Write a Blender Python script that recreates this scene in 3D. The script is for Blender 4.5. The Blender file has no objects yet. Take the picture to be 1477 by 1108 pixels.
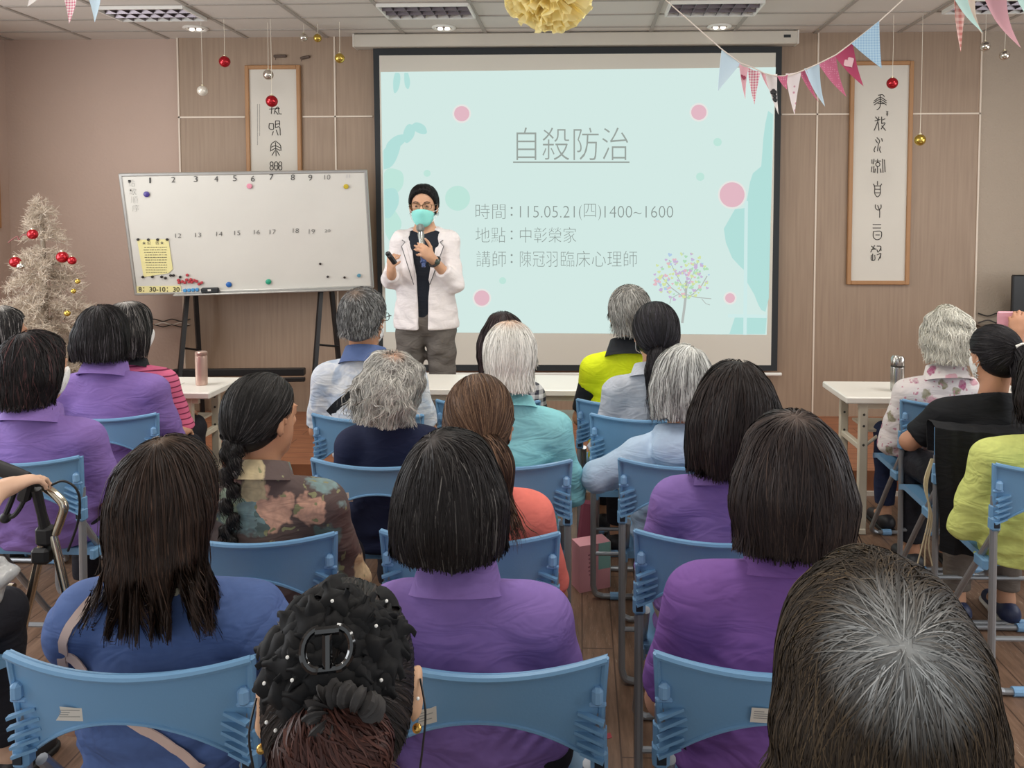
import bpy, math, random
import numpy as np
from mathutils import Vector, Matrix

PI = math.pi
SC = bpy.context.scene
COL = SC.collection
RNG = np.random.default_rng(7)
random.seed(7)

# ---------------------------------------------------------------- camera, world, light, exposure
CAM_H, FOC, PX, PY, HOR = 1.65, 1110.0, 800.0, 371.3, 317.0
YAW, TILT = math.radians(2.0), math.radians(2.8)
cd = bpy.data.cameras.new('camera')
cam = bpy.data.objects.new('camera', cd)
COL.objects.link(cam)
cam.location = (0, 0, CAM_H)
cam.rotation_euler = (PI / 2 - TILT, 0, YAW)
cd.sensor_fit = 'HORIZONTAL'
cd.sensor_width = 36.0
cd.lens = FOC / 1477 * 36
cd.shift_x = -(PX - 738.5) / 1477
cd.shift_y = -(554 - PY) / 1477
cd.clip_start = 0.05
SC.camera = cam

SC.view_settings.view_transform = 'Standard'
SC.view_settings.look = 'None'
SC.view_settings.gamma = 1.0
SC.view_settings.exposure = 0.0
SC.view_settings.use_curve_mapping = False

world = bpy.data.worlds.new('daylight')
SC.world = world
world.use_nodes = True
world.node_tree.nodes['Background'].inputs[0].default_value = (0.93, 0.97, 1.0, 1)
world.node_tree.nodes['Background'].inputs[1].default_value = 0.95


def area(name, loc, rot, sx, sy, watts, color=(1, 1, 1)):
    l = bpy.data.lights.new(name, 'AREA')
    l.shape = 'RECTANGLE'
    l.size, l.size_y, l.energy, l.color = sx, sy, watts, color
    o = bpy.data.objects.new(name, l)
    COL.objects.link(o)
    o.location, o.rotation_euler = loc, rot
    return o


# daylight through the windows of the two side walls
area('window_daylight', (-4.62, 2.4, 1.75), (0, -PI / 2, 0), 1.5, 3.8, 110, (0.94, 0.97, 1.0))
area('window_daylight', (4.62, 2.4, 1.75), (0, PI / 2, 0), 1.5, 3.8, 75, (0.94, 0.97, 1.0))
# fluorescent ceiling fittings over the audience
LAMPS = [(-2.9, 3.7), (-0.12, 3.7), (2.6, 3.7), (-2.9, 1.6), (-0.12, 1.6), (2.6, 1.6)]
for lx, ly in LAMPS:
    area('fluorescent_light', (lx, ly, 3.0), (0, 0, 0), 0.56, 1.15, 26 if ly > 3 else 17, (1.0, 0.97, 0.92))


def at(px, py, Y):
    """the point of the vertical plane at distance Y that a surveyed spot of the photo lies on"""
    ca, sa, ct, st = math.cos(YAW), math.sin(YAW), math.cos(TILT), math.sin(TILT)
    u = (px - PX) / FOC
    v = (PY - py) / FOC
    fx, fy = -sa, ca
    d = Vector((ca * u + (st * v + ct) * fx, sa * u + (st * v + ct) * fy, ct * v - st))
    t = Y / d.y
    return Vector((d.x * t, Y, CAM_H + d.z * t))


# ---------------------------------------------------------------- materials
def lin(c):
    if isinstance(c, str):
        c = c.lstrip('#')
        c = [int(c[i:i + 2], 16) / 255 for i in (0, 2, 4)]
    return tuple((x / 12.92 if x <= 0.04045 else ((x + 0.055) / 1.055) ** 2.4) for x in c) + (1.0,)


_M = {}


def mat(name, c, rough=0.6, metal=0.0, spec=0.5, vary=0.0, vscale=8.0, bump=0.0, bscale=60.0, stretch=(1, 1, 1),
        emit=None, alpha=1.0, trans=0.0, sheen=0.0, coat=0.0):
    if name in _M:
        return _M[name]
    m = bpy.data.materials.new(name)
    m.use_nodes = True
    nt = m.node_tree
    b = nt.nodes['Principled BSDF']
    b.inputs['Base Color'].default_value = lin(c)
    b.inputs['Roughness'].default_value = rough
    b.inputs['Metallic'].default_value = metal
    b.inputs['Specular IOR Level'].default_value = spec
    b.inputs['Alpha'].default_value = alpha
    b.inputs['Transmission Weight'].default_value = trans
    b.inputs['Sheen Weight'].default_value = sheen
    b.inputs['Coat Weight'].default_value = coat
    if emit is not None:
        b.inputs['Emission Color'].default_value = lin(c)
        b.inputs['Emission Strength'].default_value = emit
    if vary or bump:
        tc = nt.nodes.new('ShaderNodeTexCoord')
        mp = nt.nodes.new('ShaderNodeMapping')
        mp.inputs['Scale'].default_value = stretch
        nt.links.new(tc.outputs['Object'], mp.inputs[0])
    if vary:
        n = nt.nodes.new('ShaderNodeTexNoise')
        n.inputs['Scale'].default_value = vscale
        n.inputs['Detail'].default_value = 4
        nt.links.new(mp.outputs[0], n.inputs['Vector'])
        r = nt.nodes.new('ShaderNodeMix')
        r.data_type = 'RGBA'
        L = lin(c)
        r.inputs[6].default_value = tuple(max(0, x * (1 - vary)) for x in L[:3]) + (1,)
        r.inputs[7].default_value = tuple(min(1, x * (1 + vary)) for x in L[:3]) + (1,)
        nt.links.new(n.outputs['Fac'], r.inputs[0])
        nt.links.new(r.outputs[2], b.inputs['Base Color'])
    if bump:
        n2 = nt.nodes.new('ShaderNodeTexNoise')
        n2.inputs['Scale'].default_value = bscale
        n2.inputs['Detail'].default_value = 3
        nt.links.new(mp.outputs[0], n2.inputs['Vector'])
        bp = nt.nodes.new('ShaderNodeBump')
        bp.inputs['Strength'].default_value = bump
        bp.inputs['Distance'].default_value = 0.01
        nt.links.new(n2.outputs['Fac'], bp.inputs['Height'])
        nt.links.new(bp.outputs[0], b.inputs['Normal'])
    _M[name] = m
    return m


def node_mat(name, rough=0.75):
    m = bpy.data.materials.new(name)
    m.use_nodes = True
    nt = m.node_tree
    b = nt.nodes['Principled BSDF']
    b.inputs['Roughness'].default_value = rough
    tc = nt.nodes.new('ShaderNodeTexCoord')
    _M[name] = m
    return m, nt, b, tc.outputs['Object']


def N(nt, kind, **kw):
    n = nt.nodes.new(kind)
    for k, v in kw.items():
        if k.startswith('i_'):
            key = k[2:]
            n.inputs[int(key) if key.isdigit() else key.replace('_', ' ')].default_value = v
        else:
            setattr(n, k, v)
    return n


def ramp(nt, src, stops, interp='LINEAR'):
    r = nt.nodes.new('ShaderNodeValToRGB')
    r.color_ramp.interpolation = interp
    e = r.color_ramp.elements
    while len(e) < len(stops):
        e.new(0.5)
    for i, (p, c) in enumerate(stops):
        e[i].position = p
        e[i].color = lin(c) if not isinstance(c, tuple) else c
    nt.links.new(src, r.inputs[0])
    return r.outputs[0]


def mix(nt, fac, a, b, mode='MIX'):
    r = nt.nodes.new('ShaderNodeMix')
    r.data_type = 'RGBA'
    r.blend_type = mode
    for k, s in ((0, fac), (6, a), (7, b)):
        if hasattr(s, 'is_output') or hasattr(s, 'links'):
            nt.links.new(s, r.inputs[k])
        else:
            r.inputs[k].default_value = s if k == 0 else (lin(s) if isinstance(s, str) else s)
    return r.outputs[2]


def mapping(nt, src, scale=(1, 1, 1), rot=(0, 0, 0), loc=(0, 0, 0)):
    mp = nt.nodes.new('ShaderNodeMapping')
    mp.inputs['Scale'].default_value = scale
    mp.inputs['Rotation'].default_value = rot
    mp.inputs['Location'].default_value = loc
    nt.links.new(src, mp.inputs[0])
    return mp.outputs[0]


def cloth_bump(nt, b, src, scale=9.0, strength=0.35):
    n = N(nt, 'ShaderNodeTexNoise', i_Scale=scale * 1.1, i_Detail=2.0, i_Distortion=1.5)
    nt.links.new(mapping(nt, src, (.75, 1, 1.9), (0, .5, 0)), n.inputs['Vector'])
    bp = N(nt, 'ShaderNodeBump', i_Strength=strength * .65, i_Distance=0.035)
    nt.links.new(n.outputs['Fac'], bp.inputs['Height'])
    nt.links.new(bp.outputs[0], b.inputs['Normal'])


def plain_cloth(name, c, strength=0.35, rough=0.8, scale=9.0, vary=0.06, spec=0.25):
    if name in _M:
        return _M[name]
    m, nt, b, oc = node_mat(name, rough)
    b.inputs['Specular IOR Level'].default_value = spec
    L = lin(c)
    n = N(nt, 'ShaderNodeTexNoise', i_Scale=60.0, i_Detail=2.0)
    nt.links.new(oc, n.inputs['Vector'])
    o = mix(nt, n.outputs['Fac'], tuple(x * (1 - vary) for x in L[:3]) + (1,), tuple(min(1, x * (1 + vary)) for x in L[:3]) + (1,))
    nt.links.new(o, b.inputs['Base Color'])
    cloth_bump(nt, b, oc, scale, strength)
    return m


# ---------------------------------------------------------------- mesh building
def mesh_np(name, V, Q, smooth=True, col=None, T=None):
    """mesh from numpy: V (n,3), Q (m,4) quads, optional T (k,3) triangles, optional per-vertex colours"""
    me = bpy.data.meshes.new(name)
    V = np.asarray(V, np.float32)
    me.vertices.add(len(V))
    me.vertices.foreach_set('co', V.ravel())
    Q = np.asarray(Q, np.int32).reshape(-1, 4)
    idx = [Q.ravel()]
    st = [np.arange(len(Q), dtype=np.int32) * 4]
    n = len(Q) * 4
    if T is not None and len(T):
        T = np.asarray(T, np.int32).reshape(-1, 3)
        idx.append(T.ravel())
        st.append(n + np.arange(len(T), dtype=np.int32) * 3)
    idx = np.concatenate(idx)
    st = np.concatenate(st)
    me.loops.add(len(idx))
    me.loops.foreach_set('vertex_index', idx)
    me.polygons.add(len(st))
    me.polygons.foreach_set('loop_start', st)
    if not smooth:
        me.polygons.foreach_set('use_smooth', np.zeros(len(st), bool))
    else:
        me.polygons.foreach_set('use_smooth', np.ones(len(st), bool))
    if col is not None:
        ca = me.color_attributes.new('tint', 'FLOAT_COLOR', 'POINT')
        ca.data.foreach_set('color', np.asarray(col, np.float32).ravel())
    me.update(calc_edges=True)
    return me


def link(name, me, m=None, parent=None, loc=None, rot=None):
    o = bpy.data.objects.new(name, me)
    COL.objects.link(o)
    if m is not None:
        for k in (m if isinstance(m, (list, tuple)) else [m]):
            me.materials.append(k)
    if parent is not None:
        o.parent = parent
    if loc is not None:
        o.location = loc
    if rot is not None:
        o.rotation_euler = rot
    return o


def tag(o, label, cat, group=None):
    o['label'] = label
    o['category'] = cat
    if group:
        o['group'] = group
    return o


def thing(name, label, cat, loc=(0, 0, 0), rotz=0, group=None):
    o = bpy.data.objects.new(name, None)
    o.empty_display_size = 0.05
    COL.objects.link(o)
    o.location = loc
    o.rotation_euler = (0, 0, rotz)
    return tag(o, label, cat, group)


def copy_tree(o, parent=None):
    c = o.copy()
    COL.objects.link(c)
    if parent is not None:
        c.parent = parent
    for ch in list(o.children):
        copy_tree(ch, c)
    return c


class MB:
    """collects simple shapes into one mesh"""

    def __init__(s):
        s.V, s.F, s.n, s.MI = [], [], 0, []
        s.mi = 0

    def add(s, V, F):
        V = [tuple(v) for v in V]
        s.V += V
        s.F += [tuple(i + s.n for i in f) for f in F]
        s.MI += [s.mi] * len(F)
        s.n += len(V)

    def box(s, c, d, R=None, bev=0.0):
        x, y, z = d[0] / 2, d[1] / 2, d[2] / 2
        if bev > 0:
            bev = min(bev, x * .9, y * .9, z * .9)
            P, F = [], []
            ids = {}
            for sx in (-1, 1):
                for sy in (-1, 1):
                    for sz in (-1, 1):
                        for k in range(3):
                            p = [sx * (x - bev), sy * (y - bev), sz * (z - bev)]
                            p[k] = (sx * x, sy * y, sz * z)[k]
                            ids[(sx, sy, sz, k)] = len(P)
                            P.append(p)
            S = (-1, 1)
            for k in range(3):
                a, b = [(1, 2), (2, 0), (0, 1)][k]
                for sg in S:
                    q = []
                    for u, v in ((-1, -1), (1, -1), (1, 1), (-1, 1)):
                        t = [0, 0, 0]
                        t[k], t[a], t[b] = sg, u, v
                        q.append(ids[(t[0], t[1], t[2], k)])
                    F.append(q if sg > 0 else q[::-1])
            for k in range(3):
                a, b = [(1, 2), (2, 0), (0, 1)][k]
                for u in S:
                    for v in S:
                        t1, t2 = [0, 0, 0], [0, 0, 0]
                        t1[k], t1[a], t1[b] = -1, u, v
                        t2[k], t2[a], t2[b] = 1, u, v
                        q = [ids[tuple(t1) + (a,)], ids[tuple(t2) + (a,)], ids[tuple(t2) + (b,)], ids[tuple(t1) + (b,)]]
                        F.append(q if u * v > 0 else q[::-1])
            for sx in S:
                for sy in S:
                    for sz in S:
                        q = [ids[(sx, sy, sz, 0)], ids[(sx, sy, sz, 1)], ids[(sx, sy, sz, 2)]]
                        F.append(q if sx * sy * sz > 0 else q[::-1])
        else:
            P = [(-x, -y, -z), (x, -y, -z), (x, y, -z), (-x, y, -z), (-x, -y, z), (x, -y, z), (x, y, z), (-x, y, z)]
            F = [(0, 3, 2, 1), (4, 5, 6, 7), (0, 1, 5, 4), (1, 2, 6, 5), (2, 3, 7, 6), (3, 0, 4, 7)]
        c = Vector(c)
        P = [(R @ Vector(p) if R else Vector(p)) + c for p in P]
        s.add(P, F)

    def tube(s, path, r, seg=10, cap=True, closed=False):
        path = [Vector(p) for p in path]
        n = len(path)
        rs = r if isinstance(r, (list, tuple)) else [r] * n
        P, F = [], []
        up = None
        for i, p in enumerate(path):
            if closed:
                t = (path[(i + 1) % n] - path[i - 1]).normalized()
            else:
                t = (path[min(i + 1, n - 1)] - path[max(i - 1, 0)]).normalized()
            if up is None:
                up = Vector((0, 0, 1)) if abs(t.z) < .9 else Vector((1, 0, 0))
            a = (up - t * up.dot(t)).normalized()
            up = a
            b = t.cross(a)
            for k in range(seg):
                th = 2 * PI * k / seg
                P.append(p + (a * math.cos(th) + b * math.sin(th)) * rs[i])
        m = n if closed else n - 1
        for i in range(m):
            for k in range(seg):
                j = (i + 1) % n
                F.append((i * seg + k, i * seg + (k + 1) % seg, j * seg + (k + 1) % seg, j * seg + k))
        if cap and not closed:
            F.append(tuple(range(seg))[::-1])
            F.append(tuple((n - 1) * seg + k for k in range(seg)))
        s.add(P, F)

    def lathe(s, prof, c=(0, 0, 0), seg=24, R=None):
        P, F = [], []
        c = Vector(c)
        for r, z in prof:
            for k in range(seg):
                th = 2 * PI * k / seg
                p = Vector((r * math.cos(th), r * math.sin(th), z))
                P.append((R @ p if R else p) + c)
        n = len(prof)
        for i in range(n - 1):
            for k in range(seg):
                F.append((i * seg + k, i * seg + (k + 1) % seg, (i + 1) * seg + (k + 1) % seg, (i + 1) * seg + k))
        F.append(tuple(range(seg))[::-1])
        F.append(tuple((n - 1) * seg + k for k in range(seg)))
        s.add(P, F)

    def ball(s, c, r, seg=16, rings=10, sq=(1, 1, 1)):
        pr = []
        P, F = [], []
        c = Vector(c)
        for i in range(rings + 1):
            ph = PI * i / rings
            for k in range(seg):
                th = 2 * PI * k / seg
                P.append(c + Vector((r * sq[0] * math.sin(ph) * math.cos(th), r * sq[1] * math.sin(ph) * math.sin(th), -r * sq[2] * math.cos(ph))))
        for i in range(rings):
            for k in range(seg):
                F.append((i * seg + k, i * seg + (k + 1) % seg, (i + 1) * seg + (k + 1) % seg, (i + 1) * seg + k))
        s.add(P, F)

    def grid(s, fn, nu, nv, thick=None, closed_u=False):
        """surface fn(u,v) -> (point, normal) ; thick gives a solid sheet"""
        A = [[fn(i / nu, j / nv) for j in range(nv + 1)] for i in range(nu + 1)]
        P = [Vector(A[i][j][0]) for i in range(nu + 1) for j in range(nv + 1)]
        w = nv + 1
        F = [(i * w + j, (i + 1) * w + j, (i + 1) * w + j + 1, i * w + j + 1) for i in range(nu) for j in range(nv)]
        if thick:
            n = len(P)
            P2 = [Vector(A[i][j][0]) - Vector(A[i][j][1]) * thick for i in range(nu + 1) for j in range(nv + 1)]
            F2 = [tuple(k + n for k in f[::-1]) for f in F]
            E = []
            for i in range(nu):
                E.append((i * w, i * w + n, (i + 1) * w + n, (i + 1) * w))
                E.append((i * w + nv, (i + 1) * w + nv, (i + 1) * w + nv + n, i * w + nv + n))
            for j in range(nv):
                E.append((j, j + 1, j + 1 + n, j + n))
                q = nu * w
                E.append((q + j, q + j + n, q + j + 1 + n, q + j + 1))
            P += P2
            F += F2 + E
        s.add(P, F)

    def poly(s, pts, n, thick=0.001):
        """flat polygon (ordered points) given a little depth along n"""
        n = Vector(n).normalized()
        k = len(pts)
        A = [Vector(p) for p in pts]
        B = [p + n * thick for p in A]
        F = [tuple(range(k))[::-1], tuple(range(k, 2 * k))]
        F += [(i, (i + 1) % k, (i + 1) % k + k, i + k) for i in range(k)]
        s.add(A + B, F)

    def build(s, name, m=None, parent=None, smooth=True, loc=None, rot=None, sharp=35):
        me = bpy.data.meshes.new(name)
        me.from_pydata(s.V, [], s.F)
        if any(s.MI):
            me.polygons.foreach_set('material_index', s.MI)
        if smooth:
            me.polygons.foreach_set('use_smooth', np.ones(len(me.polygons), bool))
            me.set_sharp_from_angle(angle=math.radians(sharp))
        me.update()
        return link(name, me, m, parent, loc, rot)


def structure(o):
    o['kind'] = 'structure'
    return o


def Rz(a):
    return Matrix.Rotation(a, 3, 'Z')


def bez(pts, n=8):
    """smooth polyline through points (Catmull-Rom)"""
    P = [Vector(p) for p in pts]
    P = [P[0] * 2 - P[1]] + P + [P[-1] * 2 - P[-2]]
    out = []
    for i in range(1, len(P) - 2):
        a, b, c, d = P[i - 1:i + 3]
        for k in range(n):
            t = k / n
            out.append(0.5 * ((2 * b) + (c - a) * t + (2 * a - 5 * b + 4 * c - d) * t * t + (3 * b - a - 3 * c + d) * t ** 3))
    out.append(P[-2])
    return out


def text_mesh(txt, size, offset=0.0, align='LEFT', sx=1.0, extr=0.0004, spacing=1.0):
    c = bpy.data.curves.new('t', 'FONT')
    c.body = txt
    c.size = size
    c.align_x = align
    c.offset = offset
    c.extrude = extr
    c.resolution_u = 3
    c.space_character = spacing
    o = bpy.data.objects.new('t', c)
    COL.objects.link(o)
    bpy.context.view_layer.update()
    me = bpy.data.meshes.new_from_object(o.evaluated_get(bpy.context.evaluated_depsgraph_get()))
    bpy.data.objects.remove(o)
    V = [(v.co.x * sx, v.co.y, v.co.z) for v in me.vertices]
    F = [tuple(p.vertices) for p in me.polygons]
    bpy.data.meshes.remove(me)
    return V, F


def put_text(mb, txt, size, origin, U, W, **kw):
    """lay text on a plane: U along the line, W up the letters"""
    V, F = text_mesh(txt, size, **kw)
    U, W, O = Vector(U).normalized(), Vector(W).normalized(), Vector(origin)
    n = U.cross(W)
    mb.add([O + U * x + W * y + n * z for x, y, z in V], F)


# ---------------------------------------------------------------- soft solids (distance fields polygonised)
class Field:
    def __init__(s, lo, hi, h):
        s.lo = np.array(lo, np.float32)
        s.h = float(h)
        s.shape = tuple(int(math.ceil((hi[i] - lo[i]) / h)) + 1 for i in range(3))
        s.ax = [s.lo[i] + np.arange(s.shape[i], dtype=np.float32) * s.h for i in range(3)]
        s.D = np.full(s.shape, 9.0, np.float32)

    def _sl(s, lo, hi, pad):
        r = []
        for i in range(3):
            a = int(math.floor((lo[i] - pad - s.lo[i]) / s.h))
            b = int(math.ceil((hi[i] + pad - s.lo[i]) / s.h)) + 1
            a, b = max(0, a), min(s.shape[i], b)
            if b <= a:
                return None
            r.append(slice(a, b))
        return tuple(r)

    def _g(s, sl):
        return (s.ax[0][sl[0]][:, None, None], s.ax[1][sl[1]][None, :, None], s.ax[2][sl[2]][None, None, :])

    def add(s, prim, k=0.02):
        fn, lo, hi = prim
        sl = s._sl(lo, hi, k + 3 * s.h)
        if sl is None:
            return s
        d = fn(*s._g(sl))
        o = s.D[sl]
        if k > 0:
            t = np.clip(0.5 + 0.5 * (o - d) / k, 0, 1)
            s.D[sl] = o * (1 - t) + d * t - k * t * (1 - t)
        else:
            s.D[sl] = np.minimum(o, d)
        return s

    def sub(s, prim, k=0.008):
        fn, lo, hi = prim
        sl = s._sl(lo, hi, k + 3 * s.h)
        if sl is None:
            return s
        d = -fn(*s._g(sl))
        o = s.D[sl]
        t = np.clip(0.5 - 0.5 * (o - d) / k, 0, 1)
        s.D[sl] = o * (1 - t) + d * t + k * t * (1 - t)
        return s

    def cut(s, p, n):
        """remove everything on the n side of the plane through p"""
        X, Y, Z = s.ax[0][:, None, None], s.ax[1][None, :, None], s.ax[2][None, None, :]
        n = np.array(n, np.float32)
        n /= np.linalg.norm(n)
        s.D = np.maximum(s.D, (X - p[0]) * n[0] + (Y - p[1]) * n[1] + (Z - p[2]) * n[2])
        return s

    def warp(s, f):
        s.D = s.D + f(s.ax[0][:, None, None], s.ax[1][None, :, None], s.ax[2][None, None, :])
        return s

    def sample(s, P):
        q = (P - s.lo) / s.h
        q = np.clip(q, 0, np.array(s.shape) - 1.001)
        i = q.astype(int)
        f = q - i
        D = s.D
        x, y, z = i[:, 0], i[:, 1], i[:, 2]
        fx, fy, fz = f[:, 0], f[:, 1], f[:, 2]
        c = 0
        for dx, wx in ((0, 1 - fx), (1, fx)):
            for dy, wy in ((0, 1 - fy), (1, fy)):
                for dz, wz in ((0, 1 - fz), (1, fz)):
                    c = c + D[x + dx, y + dy, z + dz] * wx * wy * wz
        return c

    def grad(s, P):
        e = s.h * 1.2
        g = np.stack([s.sample(P + np.eye(3)[k] * e) - s.sample(P - np.eye(3)[k] * e) for k in range(3)], 1)
        return g / (np.linalg.norm(g, axis=1, keepdims=True) + 1e-9)

    def mesh(s, relax=2):
        D = np.pad(s.D, 1, constant_values=9.0)
        S = D < 0
        nx, ny, nz = D.shape
        acc = np.zeros((nx - 1, ny - 1, nz - 1), np.int8)
        for a in (0, 1):
            for b in (0, 1):
                for c in (0, 1):
                    acc += S[a:nx - 1 + a, b:ny - 1 + b, c:nz - 1 + c]
        act = (acc > 0) & (acc < 8)
        I = np.argwhere(act)
        idx = np.full(act.shape, -1, np.int32)
        idx[act] = np.arange(len(I))
        cs = [(a, b, c) for a in (0, 1) for b in (0, 1) for c in (0, 1)]
        val = {c: D[I[:, 0] + c[0], I[:, 1] + c[1], I[:, 2] + c[2]] for c in cs}
        sm = np.zeros((len(I), 3))
        cnt = np.zeros(len(I))
        for a in cs:
            for k in range(3):
                if a[k] == 0:
                    b = list(a)
                    b[k] = 1
                    b = tuple(b)
                    va, vb = val[a], val[b]
                    mk = (va < 0) != (vb < 0)
                    t = np.where(mk, np.clip(va / np.where(mk, va - vb, 1), 0, 1), 0)
                    p = np.array(a, float)[None, :].repeat(len(I), 0)
                    p[:, k] += t
                    sm += p * mk[:, None]
                    cnt += mk
        V = (I + sm / cnt[:, None] - 1) * s.h + s.lo
        Q = []
        for k in range(3):
            a, b = (k + 1) % 3, (k + 2) % 3
            sl0 = [slice(1, -1)] * 3
            sl1 = [slice(1, -1)] * 3
            sl0[k] = slice(0, -1)
            sl1[k] = slice(1, None)
            s0, s1 = S[tuple(sl0)], S[tuple(sl1)]
            E = np.argwhere(s0 != s1)
            if not len(E):
                continue
            off = np.ones(3, int)
            off[k] = 0
            E = E + off
            inside = S[E[:, 0], E[:, 1], E[:, 2]]
            q = []
            for da, db in ((-1, -1), (0, -1), (0, 0), (-1, 0)):
                c = E.copy()
                c[:, a] += da
                c[:, b] += db
                q.append(idx[c[:, 0], c[:, 1], c[:, 2]])
            q = np.stack(q, 1)
            q[~inside] = q[~inside][:, ::-1]
            Q.append(q)
        Q = np.concatenate(Q)
        for _ in range(relax):
            A = np.zeros_like(V)
            n = np.zeros(len(V))
            for j in range(4):
                u, w = Q[:, j], Q[:, (j + 1) % 4]
                for c in range(3):
                    A[:, c] += np.bincount(u, V[w, c], len(V)) + np.bincount(w, V[u, c], len(V))
                n += np.bincount(u, minlength=len(V)) + np.bincount(w, minlength=len(V))
            V = V * 0.45 + 0.55 * A / np.maximum(n, 1)[:, None]
        return V, Q


def cap(a, b, ra, rb=None, sq=(1, 1, 1), end=None):
    """tapered capsule; sq squashes it; end=(point, normal) trims it"""
    rb = ra if rb is None else rb
    a0, b0 = np.array(a, float), np.array(b, float)
    sq = np.array(sq, float)
    A, B = a0 / sq, b0 / sq
    ba = B - A
    L = max(1e-9, float(ba @ ba))
    m = float(sq.min())

    def fn(X, Y, Z):
        x, y, z = X / sq[0] - A[0], Y / sq[1] - A[1], Z / sq[2] - A[2]
        t = np.clip((x * ba[0] + y * ba[1] + z * ba[2]) / L, 0, 1)
        d = np.sqrt((x - t * ba[0]) ** 2 + (y - t * ba[1]) ** 2 + (z - t * ba[2]) ** 2) - (ra + (rb - ra) * t)
        d = d * m
        if end is not None:
            p, n = np.array(end[0], float), np.array(end[1], float)
            n = n / np.linalg.norm(n)
            d = np.maximum(d, (X - p[0]) * n[0] + (Y - p[1]) * n[1] + (Z - p[2]) * n[2])
        return d.astype(np.float32)
    R = max(ra, rb) * sq
    return fn, np.minimum(a0 - R, b0 - R), np.maximum(a0 + R, b0 + R)


def ell(c, r, R=None):
    c, r = np.array(c, float), np.array(r, float)
    M = np.array(R.transposed()) if R is not None else None

    def fn(X, Y, Z):
        x, y, z = X - c[0], Y - c[1], Z - c[2]
        if M is not None:
            x, y, z = (M[0, 0] * x + M[0, 1] * y + M[0, 2] * z, M[1, 0] * x + M[1, 1] * y + M[1, 2] * z,
                       M[2, 0] * x + M[2, 1] * y + M[2, 2] * z)
        k0 = np.sqrt((x / r[0]) ** 2 + (y / r[1]) ** 2 + (z / r[2]) ** 2)
        k1 = np.sqrt((x / r[0] ** 2) ** 2 + (y / r[1] ** 2) ** 2 + (z / r[2] ** 2) ** 2) + 1e-6
        return (k0 * (k0 - 1) / k1).astype(np.float32)
    m = r.max() if M is not None else r
    return fn, c - m, c + m


def xf(prim, R, t):
    """move a primitive by rotation R and translation t"""
    fn, lo, hi = prim
    M = np.array(R.transposed())
    Rn, t = np.array(R), np.array(t, float)

    def g(X, Y, Z):
        x, y, z = X - t[0], Y - t[1], Z - t[2]
        return fn(M[0, 0] * x + M[0, 1] * y + M[0, 2] * z, M[1, 0] * x + M[1, 1] * y + M[1, 2] * z,
                  M[2, 0] * x + M[2, 1] * y + M[2, 2] * z)
    C = np.array([[(lo, hi)[i >> k & 1][k] for k in range(3)] for i in range(8)])
    W = C @ Rn.T + t
    return g, W.min(0), W.max(0)

# ---------------------------------------------------------------- the room
W = 5.884          # distance of the front wall
CEIL = 3.045
STAGE_Y, STAGE_Z = 4.6, 0.15
XL, XR, YB = -4.49, 4.5, -1.3

M_WALL = mat('painted_wall', '#b9a294', 0.85, vary=0.06, vscale=1.5, bump=0.25, bscale=45)
M_WALLR = mat('textured_wall', '#a89a8a', 0.85, vary=0.05, vscale=2, bump=0.5, bscale=70)
M_CEIL = mat('ceiling_tile', '#cfc7be', 0.9, vary=0.03, vscale=3, bump=0.1, bscale=90)
M_GRID = mat('ceiling_grid', '#a39b92', 0.7)
M_TRIM = mat('panel_strip', '#d8c9b8', 0.5)

m, nt, b, oc = node_mat('wood_panel', 0.55)
n1 = N(nt, 'ShaderNodeTexNoise', i_Scale=6.0, i_Detail=5.0)
nt.links.new(mapping(nt, oc, (9, 1, 0.35)), n1.inputs['Vector'])
nt.links.new(ramp(nt, n1.outputs['Fac'], [(0.3, '#917b68'), (0.7, '#9f8974')]), b.inputs['Base Color'])
M_PANEL = m

m, nt, b, oc = node_mat('floor_boards', 0.42)
n1 = N(nt, 'ShaderNodeTexNoise', i_Scale=4.0, i_Detail=6.0, i_Roughness=0.65)
nt.links.new(mapping(nt, oc, (14, 1.6, 1)), n1.inputs['Vector'])
c1 = ramp(nt, n1.outputs['Fac'], [(0.25, '#5d4838'), (0.5, '#785d4b'), (0.78, '#8f735f')])
n2 = N(nt, 'ShaderNodeTexNoise', i_Scale=26.0, i_Detail=3.0)
nt.links.new(mapping(nt, oc, (9, 1.0, 1)), n2.inputs['Vector'])
w2 = ramp(nt, n2.outputs['Fac'], [(0.62, '#000000'), (0.72, '#ffffff')])
n3 = N(nt, 'ShaderNodeTexNoise', i_Scale=1.3, i_Detail=2.0)
nt.links.new(oc, n3.inputs['Vector'])
w3 = ramp(nt, n3.outputs['Fac'], [(0.45, '#000000'), (0.65, '#bcbcbc')])
wm = mix(nt, 1.0, w2, w3, 'MULTIPLY')
br = N(nt, 'ShaderNodeTexBrick', i_Scale=1.0, i_Mortar_Size=0.003, i_Brick_Width=1.2, i_Row_Height=0.12)
nt.links.new(mapping(nt, oc, (1, 1, 1), (0, 0, PI / 2)), br.inputs['Vector'])
c2 = mix(nt, wm, c1, '#c9bfae')
c3 = mix(nt, br.outputs['Fac'], c2, '#513d31')
nt.links.new(c3, b.inputs['Base Color'])
M_FLOOR = m

m, nt, b, oc = node_mat('stage_boards', 0.4)
n1 = N(nt, 'ShaderNodeTexNoise', i_Scale=5.0, i_Detail=5.0)
nt.links.new(mapping(nt, oc, (1.2, 14, 1)), n1.inputs['Vector'])
c1 = ramp(nt, n1.outputs['Fac'], [(0.3, '#845038'), (0.7, '#a06a4b')])
br = N(nt, 'ShaderNodeTexBrick', i_Scale=1.0, i_Mortar_Size=0.003, i_Brick_Width=1.3, i_Row_Height=0.1)
nt.links.new(oc, br.inputs['Vector'])
nt.links.new(mix(nt, br.outputs['Fac'], c1, '#5d3826'), b.inputs['Base Color'])
M_STAGE = m


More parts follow.
